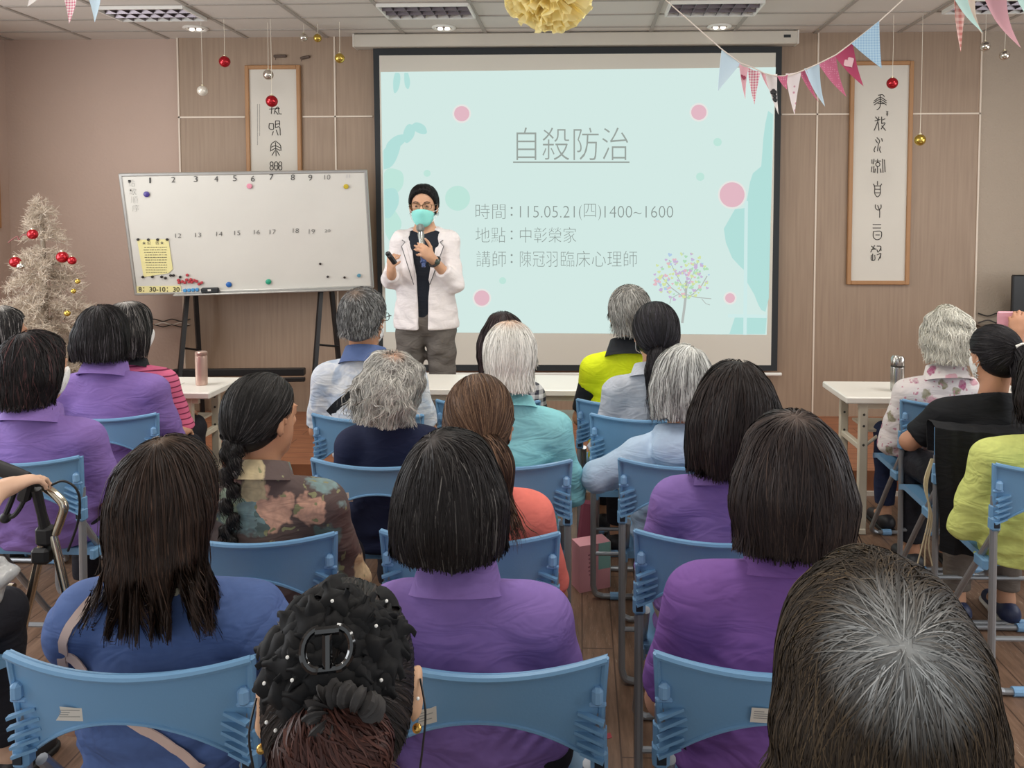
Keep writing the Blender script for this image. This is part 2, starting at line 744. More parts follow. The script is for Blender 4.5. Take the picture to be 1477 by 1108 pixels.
def sbox(name, c, d, m, bev=0):
    q = MB()
    q.box((0, 0, 0), d, bev=bev)
    return structure(q.build(name, m, loc=c, smooth=False))


sbox('floor', ((XL + XR) / 2, (YB + W) / 2, -0.05), (XR - XL + 0.2, W - YB, 0.1), M_FLOOR)
sbox('floor_stage', ((XL + XR) / 2, (STAGE_Y + W) / 2, STAGE_Z / 2), (XR - XL, W - STAGE_Y, STAGE_Z), M_STAGE)
sbox('trim_1', ((XL + XR) / 2, STAGE_Y - 0.006, 0.014), (XR - XL, 0.012, 0.028), mat('strip_white', '#d9d2c6', 0.5))
sbox('ceiling', ((XL + XR) / 2, (YB + W + .14) / 2, CEIL + 0.05), (XR - XL + 0.2, W + .14 - YB, 0.1), M_CEIL)
sbox('wall_back', ((XL + XR) / 2, W + 0.07, CEIL / 2), (XR - XL + 0.2, 0.1, CEIL), M_WALL)
sbox('wall_back_panelling', ((-3.111 + 2.966) / 2, W + 0.01, (CEIL + STAGE_Z) / 2), (2.966 + 3.111, 0.02, CEIL - STAGE_Z), M_PANEL)
sbox('wall_back_alcove', ((2.966 + XR) / 2, W + 0.012, (CEIL + STAGE_Z) / 2), (XR - 2.966, 0.016, CEIL - STAGE_Z), M_WALLR)
for k, (x0, x1) in enumerate([(-3.111, -2.588), (-2.14, -1.6), (1.5, 2.03), (2.46, 2.966)]):
    sbox('trim_%d' % (2 + k), ((x0 + x1) / 2, W - 0.003, 2.44), (x1 - x0, 0.008, 0.012), M_TRIM)
for k, x in enumerate([-3.106, -1.887, 1.765, 2.963]):
    sbox('trim_%d' % (6 + k), (x, W - 0.003, 0.5 * (CEIL + STAGE_Z)), (0.012, 0.008, CEIL - STAGE_Z), M_TRIM)
q = MB()
for k in range(-7, 9):
    x = -0.72 + 0.615 * k
    if XL < x < XR:
        q.box((x, (YB + W) / 2, CEIL - 0.003), (0.026, W - YB, 0.008))
y = 5.65
while y > YB:
    q.box(((XL + XR) / 2, y, CEIL - 0.003), (XR - XL, 0.018, 0.007))
    y -= 0.335
structure(q.build('trim_10', M_GRID, smooth=False))
# side walls with window openings
for nm, x, sx in (('wall_left', XL - 0.05, -1), ('wall_right', XR + 0.05, 1)):
    q = MB()
    y0, y1, z0, z1 = 0.4, 4.4, 0.95, 2.55
    q.box((x, (YB + y0) / 2, CEIL / 2), (0.1, y0 - YB, CEIL))
    q.box((x, (y1 + W + .02) / 2, CEIL / 2), (0.1, W + .02 - y1, CEIL))
    q.box((x, (y0 + y1) / 2, z0 / 2), (0.1, y1 - y0, z0))
    q.box((x, (y0 + y1) / 2, (z1 + CEIL) / 2), (0.1, y1 - y0, CEIL - z1))
    structure(q.build(nm, M_WALL, smooth=False))
    q = MB()
    for yy in (y0 + .02, y1 - .02, 1.73, 3.07):
        q.box((x, yy, (z0 + z1) / 2), (0.06, 0.05, z1 - z0))
    for zz in (z0 + .02, z1 - .02):
        q.box((x, (y0 + y1) / 2, zz), (0.06, y1 - y0, 0.05))
    structure(q.build('window_%d' % (1 if sx < 0 else 2), mat('alu_frame', '#c9c9c6', 0.4, 0.3), smooth=False))

# ---------------------------------------------------------------- ceiling fittings
M_LOUVRE = mat('louvre_metal', '#7a7276', 0.4, 1.0)
M_DARKREF = mat('fitting_inside', '#75686a', 0.25, 0.6)
M_WHITE = mat('white_enamel', '#e6e3dc', 0.4)
spots = [(-2.885, 'louvred ceiling light fitting above the framed scroll behind the whiteboard'),
         (-1.025, 'louvred ceiling light fitting above the left end of the projector screen'),
         (0.86, 'louvred ceiling light fitting above the right part of the projector screen'),
         (2.70, 'louvred ceiling light fitting above the right framed scroll, behind the bunting')]
for x, lb in spots:
    t = thing('ceiling_light', lb, 'ceiling light', (x, 5.14, CEIL), 0, 'louvred ceiling lights')
    q = MB()
    w, d = 0.59, 0.31
    for sx in (-1, 1):
        q.box((sx * w / 2, 0, -0.012), (0.014, d, 0.03))
    for sy in (-1, 1):
        q.box((0, sy * d / 2, -0.012), (w, 0.014, 0.03))
    q.build('frame', M_WHITE, t, smooth=False)
    q = MB()
    q.box((0, 0, 0.001), (w - .01, d - .01, 0.004))
    q.build('reflector', M_DARKREF, t, smooth=False)
    q = MB()
    for k in range(6):
        q.box((-w / 2 + w * (k + 1) / 7, 0, -0.013), (0.003, d - .016, 0.022), Matrix.Rotation(0.25, 3, 'Y'))
    for k in range(2):
        q.box((0, -d / 2 + d * (k + 1) / 3, -0.014), (w - .016, 0.004, 0.024), Matrix.Rotation(0.35, 3, 'X'))
    q.build('louvre', M_LOUVRE, t, smooth=False)
M_GLOW = mat('lamp_glow', '#fff6e6', emit=2.2)
for x, yy, lb in ((-2.81, 5.58, 'round recessed downlight in the ceiling left of the hanging red bauble'),
                  (-1.0, 5.62, 'round recessed downlight above the left end of the screen case'),
                  (0.99, 5.66, 'round recessed downlight above the right part of the screen case')):
    t = thing('downlight', lb, 'ceiling light', (x, yy, CEIL), 0, 'recessed downlights')
    q = MB()
    q.lathe([(0.055, 0), (0.085, 0), (0.088, -0.006), (0.075, -0.014), (0.06, -0.01), (0.055, 0)], seg=28)
    q.build('rim', M_WHITE, t)
    q = MB()
    q.lathe([(0.058, -0.002), (0.056, -0.004)], seg=24)
    q.build('reflector', M_LOUVRE, t)
    for sx in (-1, 1):
        q = MB()
        q.ball((sx * 0.026, 0, -0.012), 0.017, 12, 8, (1.2, .8, .7))
        q.build('bulb', M_GLOW, t)
for k, (lx, ly) in enumerate(LAMPS):
    t = thing('ceiling_light', 'fluorescent ceiling light over the audience', 'ceiling light', (lx, ly, CEIL), 0, 'fluorescent lights over the audience')
    q = MB()
    for sx in (-1, 1):
        q.box((sx * 0.3, 0, -0.012), (0.02, 1.2, 0.028))
    for sy in (-1, 1):
        q.box((0, sy * 0.6, -0.012), (0.6, 0.02, 0.028))
    q.build('frame', M_WHITE, t, smooth=False)
    q = MB()
    q.box((0, 0, -0.004), (0.58, 1.18, 0.006))
    q.build('diffuser', mat('tube_glow', '#fffaf0', emit=1.5), t, smooth=False)

# ---------------------------------------------------------------- projector screen with the slide
M_BLACK = mat('black_plastic', '#16181a', 0.45)
M_BORDER = mat('screen_border', '#24282b', 0.7)
M_FABRIC = mat('screen_fabric', '#d3cec2', 0.8)
YS = W - 0.07
scr = thing('projection_screen', 'wide pull-down projection screen showing a pale green slide with a title', 'screen', ((at(800, 60, YS).x), W, 2.3))
so = Vector(scr.location)


def sl(px, py, dy=0.0):
    p = at(px, py, YS - dy)
    return p - so


def flat_quad(mb, pts, th=0.002):
    mb.poly(pts, (0, 1, 0), th)


q = MB()
a, c = sl(512, 52), sl(1149, 68)
a = Vector((at(512, 60, YS).x - so.x, 0, 0))
x0, x1 = at(512, 60, YS).x - so.x, at(1149, 60, YS).x - so.x
q.box(((x0 + x1) / 2, -0.06, CEIL - 0.055 - so.z), (x1 - x0, 0.11, 0.095), bev=0.008)
q.build('case', mat('screen_case', '#c9c2b5', 0.5), scr)
for xx in (x0, x1):
    q = MB()
    q.box((xx, -0.06, CEIL - 0.055 - so.z), (0.012, 0.115, 0.1), bev=0.003)
    q.build('end_cap', mat('cap_white', '#d8d3c8', 0.5), scr)
q = MB()
q.box((x1 - 0.08, -0.117, CEIL - 0.05 - so.z), (0.05, 0.003, 0.02))
q.build('badge', M_BORDER, scr)
q = MB()
flat_quad(q, [sl(538, 70), sl(547, 535), sl(1121, 535), sl(1128, 67)], 0.003)
q.build('border', M_BORDER, scr, smooth=False)
q = MB()
flat_quad(q, [sl(547, 80, .002), sl(553, 526, .002), sl(1112, 527, .002), sl(1119, 76, .002)], 0.001)
q.build('fabric', M_FABRIC, scr, smooth=False)
q = MB()
q.tube([sl(540, 540, .01), sl(1127, 540, .01)], 0.013, 10)
q.build('weight_bar', M_WHITE, scr)


def glow(name, c, k=1.0):
    if name in _M:
        return _M[name]
    m = bpy.data.materials.new(name)
    m.use_nodes = True
    nt = m.node_tree
    nt.nodes.remove(nt.nodes['Principled BSDF'])
    e = nt.nodes.new('ShaderNodeEmission')
    e.inputs[0].default_value = lin(c)
    e.inputs[1].default_value = k
    nt.links.new(e.outputs[0], nt.nodes['Material Output'].inputs[0])
    _M[name] = m
    return m


q = MB()
flat_quad(q, [sl(549, 104, .004), sl(557, 479, .004), sl(1106, 483, .004), sl(1119, 97, .004)], 0.001)
slide = q.build('slide', glow('slide_ground', '#d3e9e4'), scr, smooth=False)


def blob(mb, cx, cy, rx, ry, dy, n=28, wob=0.0, rot=0.0):
    pts = []
    ph = random.random() * 6
    for k in range(n):
        th = -2 * PI * k / n
        r = 1 + wob * (math.sin(3 * th + ph) + 0.5 * math.sin(5 * th + 2 * ph))
        ex, ey = rx * r * math.cos(th), ry * r * math.sin(th)
        X, Y_ = cx + ex * math.cos(rot) - ey * math.sin(rot), cy + ex * math.sin(rot) + ey * math.cos(rot)
        pts.append(sl(max(X, 550.5 + (Y_ - 104) * .0213 + .02 * (X - 550)), max(Y_, 105), dy))
    flat_quad(mb, pts[::-1], 0.0004)


# watercolour foliage at both edges of the slide
GT, GM, GP = glow('slide_teal', '#b4dfda'), glow('slide_mint', '#bfe5da'), glow('slide_pale', '#cfeae8')
for (x, y, rx, ry, r) in [(563, 222, 26, 11, -1.1), (572, 205, 18, 8, -0.6), (560, 292, 15, 22, 0.2), (605, 185, 12, 7, .5), (590, 192, 8, 14, .3),
                          (572, 118, 5, 16, .1), (587, 115, 4, 14, -.1)]:
    q = MB()
    blob(q, x, y, rx, ry, .0052, 24, .05, r)
    q.build('leaf_picture', GT, slide, smooth=False)
for (x, y, rx, ry, r) in [(566, 262, 16, 20, .2), (563, 320, 15, 20, -.2), (577, 345, 22, 10, .4), (660, 286, 18, 18, 0), (616, 250, 5, 5, 0), (1035, 205, 6, 6, 0), (1010, 255, 6, 6, 0), (725, 405, 5, 5, 0)]:
    q = MB()
    blob(q, x, y, rx, ry, .0050, 28, .0 if rx == ry else .05, r)
    q.build('leaf_picture', GM, slide, smooth=False)
q = MB()
pr = [(1108, 160), (1104, 178), (1101, 200), (1100, 215), (1098, 240), (1086, 250), (1082, 262), (1078, 285), (1075, 300), (1060, 302), (1044, 330), (1047, 350), (1056, 372), (1068, 385), (1076, 392), (1078, 408), (1088, 425), (1094, 440), (1098, 447), (1104, 450), (1109, 430), (1112, 300), (1115, 165)]
flat_quad(q, [sl(x, y, .0050) for x, y in pr][::-1], .0004)
q.build('window_picture', GT, slide, smooth=False)
q = MB()
flat_quad(q, [sl(x, y, .0050) for x, y in [(1060, 458), (1052, 482), (1104, 482), (1106, 458)]], .0004)
q.build('window_picture', GT, slide, smooth=False)
q = MB()
flat_quad(q, [sl(x, y, .0056) for x, y in [(1074, 290), (1072, 483), (1077, 483), (1079, 290)]], .0004)
flat_quad(q, [sl(x, y, .0056) for x, y in [(1050, 453), (1050, 458), (1106, 459), (1106, 454)]], .0004)
q.build('window_bars', GP, slide, smooth=False)
for (x, y, r) in [(666, 164, 11.5), (1008, 162, 11.5), (1056, 281, 18.5), (695, 430, 11.5), (1053, 430, 7.5)]:
    q = MB()
    blob(q, x, y, r + 2, r + 2, .0052, 32)
    q.mi = 1
    blob(q, x, y, r - .5, r - .5, .0058, 32)
    q.build('pink_dot', [glow('slide_ring', '#e6e6e2'), glow('slide_pink', '#e2b9c4')], slide, smooth=False)
q = MB()
rr = random.Random(3)
for k in range(150):
    th, r = rr.random() * 2 * PI, math.sqrt(rr.random())
    x, y = 983 + 42 * r * math.cos(th), 400 + 37 * r * math.sin(th) * (1 if math.sin(th) < 0 else .9)
    q.mi = rr.choice([0, 0, 0, 1, 2, 3, 4, 1])
    s_ = rr.uniform(1.6, 3.4)
    hp = []
    rot = rr.uniform(-.8, .8)
    for j in range(14):
        t = 2 * PI * j / 14
        hx, hy = .06 * 16 * math.sin(t) ** 3, -.06 * (13 * math.cos(t) - 5 * math.cos(2 * t) - 2 * math.cos(3 * t) - math.cos(4 * t))
        hx, hy = hx * math.cos(rot) - hy * math.sin(rot), hx * math.sin(rot) + hy * math.cos(rot)
        hp.append(sl(x + hx * s_, y + hy * s_, .0058 + .0002 * (k % 5)))
    flat_quad(q, hp, .0003)
q.mi = 5
for pts, w in [([(984, 466), (987, 445), (989, 428), (990, 405)], 3.0), ([(989, 432), (980, 424), (968, 415), (955, 400)], 1.2), ([(989, 430), (1000, 424), (1012, 412), (1020, 398)], 1.2),
               ([(990, 425), (1004, 429), (1026, 431)], 1.0), ([(988, 420), (975, 395), (965, 375)], .9), ([(990, 418), (1000, 395), (1008, 375)], .9), ([(980, 424), (968, 430), (966, 438)], .8),
               ([(1012, 431), (1018, 438), (1024, 440)], .8)]:
    for i in range(len(pts) - 1):
        (xa, ya), (xb, yb) = pts[i], pts[i + 1]
        dx, dy_ = xb - xa, yb - ya
        L = math.hypot(dx, dy_)
        nx, ny = -dy_ / L * w * .6, dx / L * w * .6
        flat_quad(q, [sl(xa + nx, ya + ny, .0056), sl(xa - nx, ya - ny, .0056), sl(xb - nx, yb - ny, .0056), sl(xb + nx, yb + ny, .0056)], .0003)
q.build('tree_picture', [glow('leaf_lime', '#d3e3a6'), glow('leaf_violet', '#c9b6d6'), glow('leaf_blue', '#b3cbe6'), glow('leaf_pink', '#e2bcc3'), glow('leaf_green', '#b3dcb8'), glow('trunk_grey', '#b4bab6')], slide, smooth=False)


def fit_text(mb, txt, pmap, x0, y0, x1, y1, offset=-0.012, **kw):
    """letter a line into the box x0..x1, y0 (top)..y1 (bottom) of a flat surface"""
    V, F = text_mesh(txt, 1.0, offset, **kw)
    xs, ys = [v[0] for v in V], [v[1] for v in V]
    ax, bx, ay, by = min(xs), max(xs), min(ys), max(ys)
    P = [pmap(x0 + (v[0] - ax) / (bx - ax) * (x1 - x0), y1 + (v[1] - ay) / (by - ay) * (y0 - y1), v[2]) for v in V]
    mb.add(P, F)


pm = lambda x, y, z: sl(x, y, .0066 + z)
q = MB()
fit_text(q, '自殺防治', pm, 745, 184, 906, 231)
flat_quad(q, [sl(740, 233, .0066), sl(740, 235, .0066), sl(908, 235, .0066), sl(908, 233, .0066)], .0003)
q.build('title_lettering', glow('title_grey', '#9aa39d'), slide, smooth=False)
ROWS = [[(686, 729, 294, 316, '時間'), (750, 829, 297, 314, '115.05.21'), (835, 867, 294, 318, '(四)'), (872, 971, 297, 314, '1400~1600')],
        [(686, 729, 328, 350, '地點'), (750, 831, 328, 350, '中彰榮家')],
        [(687, 730, 362, 385, '講師'), (750, 804, 362, 385, '陳冠羽'), (809, 919, 362, 385, '臨床心理師')]]
for y, row in zip((305, 339, 373), ROWS):
    q = MB()
    for x0, x1, y0, y1, t in row:
        fit_text(q, t, pm, x0, y0, x1, y1, -0.016)
    for dy_ in (-5, 5):
        blob(q, 738, y + dy_, 1.5, 1.5, .0066, 8)
    q.build('lettering', glow('text_grey', '#8d9793'), slide, smooth=False)

# ---------------------------------------------------------------- framed calligraphy
M_INK = mat('ink', '#2a2622', 0.7)
M_PAPER = mat('scroll_paper', '#cfc9be', 0.75, vary=0.04, vscale=4)
M_FRAME = mat('frame_wood', '#a5794f', 0.5, vary=0.1, vscale=6, stretch=(6, 6, 1))


def framed(name, label, c4, glyphs, fine):
    (xa, ya), (xb, yb) = c4           # outer corners in the survey frame
    Y = W - 0.03
    A, B = at(xa, ya, Y), at(xb, yb, Y)
    w, h = B.x - A.x, A.z - B.z
    ctr = Vector(((A.x + B.x) / 2, W, (A.z + B.z) / 2))
    t = thing(name, label, 'picture', ctr, 0, 'framed calligraphy scrolls')
    q = MB()
    f = 0.03
    for sx in (-1, 1):
        q.box((sx * (w / 2 - f / 2), -0.014, 0), (f, 0.028, h), bev=.004)
    for sz in (-1, 1):
        q.box((0, -0.014, sz * (h / 2 - f / 2)), (w - 2 * f, 0.028, f), bev=.004)
    q.build('frame', M_FRAME, t)
    q = MB()
    q.box((0, -0.008, 0), (w - 2 * f + .004, 0.008, h - 2 * f + .004))
    pp = q.build('paper', M_PAPER, t, smooth=False)
    for strokes in glyphs:
        q = MB()
        for pts in strokes:
            P = []
            for x, y in pts:
                p = at(x, y, Y)
                P.append((p.x - ctr.x, -0.0135, p.z - ctr.z))
            P = bez(P, 4) if len(P) > 2 else P
            q.tube(P, 0.0029, 6)
        q.build('brush_character', M_INK, pp)
    if fine:
        q = MB()
        for x, y0, y1 in fine:
            y = y0
            while y < y1:
                p = at(x, y, Y)
                for dx, dz, ww, hh in ((0, 0, .006, .0012), (0, -.004, .0012, .007), (.001, -.006, .005, .0012)):
                    q.box((p.x - ctr.x + dx, -0.0125, p.z - ctr.z + dz), (ww, .001, hh))
                y += 2.2
        q.build('fine_writing', M_INK, pp, smooth=False)
    return t


def arc(cx, cy, rx, ry, a0, a1, n=9):
    return [(cx + rx * math.cos(math.radians(a0 + (a1 - a0) * k / n)), cy + ry * math.sin(math.radians(a0 + (a1 - a0) * k / n))) for k in range(n + 1)]


gl = []
# left scroll, four visible seal characters
gl.append([[(387, 157), (402, 156)], [(391, 152), (390, 164)], [(394, 164), (396, 157), (400, 154), (401, 163), (405, 164)], [(396, 160), (400, 165)]])
gl.append([[(387, 178), (393, 178)], [(387, 178), (387, 185), (393, 186), (393, 178)], [(396, 174), (402, 174)], [(396, 174), (396, 184)], [(402, 174), (402, 181)], [(396, 179), (402, 178)], [(396, 184), (402, 183), (403, 195)], [(397, 187), (400, 195)], [(393, 189), (391, 195)]])
gl.append([[(396, 203), (390, 208), (389, 218)], [(396, 203), (403, 209), (404, 217)], [(396, 205), (397, 225)], [(390, 212), (396, 210), (403, 213)], [(390, 217), (396, 214), (403, 217)], [(395, 217), (391, 224)], [(398, 217), (402, 224)]])
gl.append([arc(390.5, 236, 2.2, 2.8, 0, 360), arc(390.5, 242, 2.4, 3, 0, 360), arc(397, 239, 2.8, 6, 0, 360), [(394.5, 239), (399.5, 239)], arc(403, 236, 2.2, 2.8, 0, 360), arc(403, 242, 2.4, 3, 0, 360)])
framed('framed_scroll', 'wooden framed calligraphy scroll on the wall, its foot hidden behind the whiteboard', ((352, 94), (437, 402)), gl, [(370, 150, 208), (373, 150, 196)])
g2 = []
g2.append([[(1268, 137), (1274, 136), (1277, 139)], [(1271, 137), (1271, 151), (1269, 156), (1266, 158)], [(1262, 145), (1271, 140), (1280, 145)], [(1261, 148), (1271, 143), (1280, 148)], [(1262, 151), (1271, 146), (1280, 151)], [(1267, 149), (1276, 149)]])
g2.append([[(1264, 168), (1268, 173)], [(1269, 168), (1267, 176), (1262, 188)], [(1268, 176), (1269, 188)], [(1263, 174), (1271, 172)], [(1273, 168), (1273, 178)], [(1273, 173), (1278, 171)], [(1273, 178), (1278, 177), (1272, 186)], [(1273, 181), (1279, 188)]])
g2.append([[(1266, 198), (1270, 203), (1268, 209), (1267, 218)], [(1264, 201), (1267, 206)], [(1264, 211), (1262, 216), (1263, 219)], [(1273, 199), (1274, 204)], [(1271, 211), (1270, 216), (1272, 220)]])
g2.append([[(1259, 230), (1259, 236)], [(1262, 229), (1261, 237)], [(1259, 240), (1258, 248)], [(1262, 239), (1261, 249)], [(1267, 229), (1267, 234)], [(1263, 232), (1272, 232)], arc(1267.5, 237, 3, 3, 0, 360), [(1267, 240), (1267, 250)], [(1264, 243), (1263, 249)], [(1271, 243), (1272, 249)], [(1274, 229), (1275, 249)], [(1277, 230), (1278, 248)]])
g2.append([[(1267, 261), (1267, 267)], [(1261, 265), (1263, 270), (1263, 279), (1267, 284), (1271, 279), (1271, 270), (1273, 265)], [(1263, 268), (1271, 268)], [(1263, 273), (1271, 273)], [(1263, 278), (1271, 278)]])
g2.append([[(1264, 295), (1264, 300), (1268, 303), (1272, 300), (1272, 295)], [(1267, 296), (1270, 304), (1270, 314)]])
g2.append([[(1260, 324), (1272, 324)], [(1260, 329), (1272, 329)], [(1261, 334), (1261, 342), (1266, 346), (1272, 343), (1272, 334), (1261, 334)], [(1264, 339), (1270, 339)]])
g2.append([[(1258, 355), (1264, 360)], [(1263, 354), (1257, 364)], [(1258, 360), (1265, 359)], [(1258, 368), (1258, 375), (1263, 375), (1263, 368)], [(1260, 366), (1260, 376)], [(1266, 355), (1272, 356), (1268, 364), (1266, 360)], [(1272, 356), (1272, 362)], [(1266, 368), (1272, 366), (1268, 376)], [(1272, 366), (1271, 373)]])
g2.append([[(1281, 160), (1281, 167)], [(1279.5, 161), (1282.5, 161)], [(1279.5, 164), (1282.5, 164)]])
framed('framed_scroll', 'tall wooden framed calligraphy scroll on the wall right of the screen', ((1228, 88), (1312, 411)), g2, None)
# small dark hooks above the left scroll
for (x, y, w_, r, lb) in ((404, 81, .10, 0, 'dark metal hook on the wall just above the left scroll'), (440, 83, .075, .2, 'small dark hook right of the one above the left scroll')):
    p = at(x, y, W - .01)
    q = MB()
    q.box((0, 0, 0), (w_, .02, .022), Matrix.Rotation(-r, 3, 'Y'), bev=.006)
    q.tube([(-w_ * .3, 0, 0), (-w_ * .32, -.012, -.03)], .003, 6)
    tag(q.build('wall_hook', mat('bracket_dark', '#5a4a40', .6), loc=p), lb, 'hook', 'dark wall hooks')
p = at(2, 235, W)
q = MB()
q.box((0, 0, 0), (.03, .5, .95), bev=.006)
t = tag(q.build('picture_frame', M_FRAME, loc=(XL + .016, 5.53, 2.06)), 'wooden picture frame on the side wall at the left edge', 'picture')
q = MB()
q.box((.012, 0, 0), (.01, .42, .87))
q.build('picture', M_PAPER, t, smooth=False)

# ---------------------------------------------------------------- whiteboard on its easel
WBC = Vector((-2.378, 5.461, 1.558))
WBR = (Matrix.Rotation(0.151, 3, 'Z') @ Matrix.Rotation(-(-0.184), 3, 'X') @ Matrix.Rotation(-0.023, 3, 'Y'))
BW, BH = 1.667, 0.86
wb = thing('whiteboard', 'wide whiteboard with numbers written in two rows, standing on a black easel', 'whiteboard', WBC)
wb.rotation_euler = WBR.to_euler()


def wbp(X, Yc, dy=0.0):
    """spot on the board, from the survey sheet of the board"""
    u, v = 0.5, 0.5
    C = ((-15, 45), (1397, 70), (1480, 722), (57, 778))
    for _ in range(12):
        fx = (C[0][0] * (1 - u) + C[1][0] * u) * (1 - v) + (C[3][0] * (1 - u) + C[2][0] * u) * v
        fy = (C[0][1] * (1 - u) + C[1][1] * u) * (1 - v) + (C[3][1] * (1 - u) + C[2][1] * u) * v
        u += (X - fx) / 1410
        v += (Yc - fy) / 690
    return Vector(((u - .5) * BW, -0.012 - dy, (.5 - v) * BH))


q = MB()
q.box((0, 0, 0), (BW - .02, .016, BH - .02))
q.build('panel', mat('board_white', '#d3d0c8', 0.25, vary=0.05, vscale=3), wb, smooth=False)
q = MB()
for sx in (-1, 1):
    q.box((sx * BW / 2, 0, 0), (.022, .03, BH + .02), bev=.005)
for sz in (-1, 1):
    q.box((0, 0, sz * BH / 2), (BW, .03, .022), bev=.005)
q.build('frame', mat('board_frame', '#b9b8b4', 0.35, 0.7), wb)
q = MB()
q.box((0.1, -.03, -BH / 2 - .008), (BW * .8, .05, .012), bev=.003)
q.build('pen_tray', mat('board_frame', '#b9b8b4', 0.35, 0.7), wb)
wm_ = lambda x, y, z: wbp(x, y, z)
for x, y, t in [(152, 82, '1'), (283, 82, '2'), (410, 82, '3'), (527, 85, '4'), (634, 85, '5'), (738, 90, '6'), (845, 85, '7'), (970, 90, '8'), (1072, 95, '9')]:
    q = MB()
    fit_text(q, t, wm_, x - (4 if t == '1' else 11), y - 16, x + (4 if t == '1' else 11), y + 16, -.01)
    q.build('numeral', mat('marker_black', '#2d2c2c', .6), wb, smooth=False)
for x, y, t in [(1173, 95, '10'), (308, 415, '12'), (423, 412, '13'), (547, 408, '14'), (652, 403, '15'), (767, 400, '16'), (860, 400, '17'), (998, 394, '18'), (1094, 400, '19'), (1188, 398, '20')]:
    hh = 13 if x < 1173 or y < 200 else 8
    q = MB()
    fit_text(q, t, wm_, x - 17, y - hh, x + 17, y + hh, -.02)
    q.build('numeral', mat('marker_black', '#2d2c2c', .6), wb, smooth=False)
q = MB()
for k, ch in enumerate('點歌順序'):
    fit_text(q, ch, wm_, 28 + k * 7, 75 + k * 50, 66 + k * 7, 115 + k * 50, -.028)
q.build('handwriting', mat('marker_black', '#2d2c2c', .6), wb, smooth=False)
q = MB()
fit_text(q, '11', wm_, 1287, 84, 1306, 104, -.02)
q.build('faint_numeral', mat('marker_faint', '#a9a8b4', .6), wb, smooth=False)
M_NOTE = mat('yellow_paper', '#e6dc9e', .8)


def on_board(name, mb, m, label, cat, group=None):
    o = mb.build(name, m, loc=WBC, rot=WBR.to_euler())
    return tag(o, label, cat, group)


q = MB()
q.poly([wbp(x, y, .001) for x, y in [(72, 437), (105, 668), (250, 645), (275, 620), (252, 436)]], (0, 1, 0), .0012)
nt_ = on_board('notice', q, M_NOTE, 'yellow handwritten notice pinned on the left of the whiteboard', 'paper')
q = MB()
rr = random.Random(5)
for k in range(11):
    y = 482 + k * 15.5
    x = 105 + k * 1.2 + rr.uniform(0, 12)
    while x < 238:
        L = rr.uniform(4, 15)
        q.poly([wbp(x, y, .003), wbp(x, y + 4, .003), wbp(min(x + L, 242), y + 4, .003), wbp(min(x + L, 242), y, .003)], (0, 1, 0), .0003)
        x += L + rr.uniform(2, 5)
for x in (112, 140, 188, 215):
    fit_text(q, '★' if x in (112, 215) else ('公' if x == 140 else '告'), lambda a, b_, z: wbp(a, b_, .003 + z), x - 11, 447, x + 11, 466, -.01)
q.build('handwriting', mat('pencil_grey', '#6e6a58', .8), nt_, smooth=False)
q = MB()
q.poly([wbp(x, y, .001) for x, y in [(62, 728), (64, 770), (322, 764), (320, 722)]], (0, 1, 0), .0012)
nt_ = on_board('notice', q, M_NOTE, 'long yellow paper strip with a time at the lower left corner of the whiteboard', 'paper')
q = MB()
fit_text(q, '8：30-10：30', lambda a, b_, z: wbp(a, b_, .003 + z), 74, 730, 314, 760, .004)
q.build('lettering', M_INK, nt_, smooth=False)


def magnet(X, Yc, r, c, label, group):
    p = wbp(X, Yc, 0)
    R = Matrix.Rotation(PI / 2, 3, 'X')
    q = MB()
    k = r / 4.1 * (BW / 344)
    q.lathe([(0, 0), (k, 0), (k, .006), (k * .8, .009), (0, .01)], p, 16, R)
    on_board('magnet', q, mat('magnet_' + c, c, .35), label, 'magnet', group)


for X, Yc, r, c, lb in [(132, 163, 17, '#4a3c86', 'purple magnet under the number one'), (720, 132, 16, '#dc8fa2', 'pink magnet under the number six'),
                        (1287, 150, 15, '#c3ac33', 'yellow magnet near the right end of the whiteboard'), (606, 714, 17, '#2463ac', 'blue magnet at the bottom of the whiteboard, right of the eraser'),
                        (843, 696, 17, '#2f9c7c', 'green magnet at the bottom of the whiteboard'), (1394, 656, 12, '#5d93a9', 'grey-blue magnet at the lower right of the whiteboard')]:
    magnet(X, Yc, r, c, lb, 'big coloured magnets on the whiteboard')
for X, Yc in [(78, 435), (137, 437), (190, 437), (245, 437)]:
    magnet(X, Yc, 8, '#2a2524', 'small black magnet along the top of the yellow notice', 'black magnets above the notice')
for X, Yc in [(101, 668), (156, 667), (210, 667), (232, 675), (262, 658), (279, 658), (318, 668)]:
    magnet(X, Yc, 8, '#2a2524', 'small black magnet along the bottom of the yellow notice', 'black magnets below the notice')
for X, Yc, lb in [(1153, 588, 'highest of the three black magnets at the lower right of the whiteboard'), (1202, 664, 'left one of the two lowest black magnets at the right of the whiteboard'),
                  (1306, 668, 'right one of the two lowest black magnets, next to the grey-blue magnet')]:
    magnet(X, Yc, 7, '#2a2524', lb, 'black magnets at the right of the whiteboard')
for X, Yc in [(360, 656), (308, 688), (330, 696), (312, 703), (345, 703), (356, 685), (380, 683), (370, 698), (387, 700), (400, 689), (415, 694), (429, 711), (445, 703)]:
    magnet(X, Yc, 9, '#b5434a', 'small red magnet in the cluster above the eraser', 'red magnets in a cluster')
for k in range(4):
    magnet(345 + k * 24, 752 - k * 2, 11, '#4f94c9', 'light blue magnet in the row left of the eraser', 'light blue magnets in a row')
q = MB()
p = wbp(498, 746, .016)
q.box(p, (.122, .032, .036), bev=.007)
er = on_board('eraser', q, mat('eraser_black', '#26292c', .6), 'black board eraser at the bottom edge of the whiteboard', 'eraser')
q = MB()
q.box(p + Vector((0, -.0165, .004)), (.022, .001, .014))
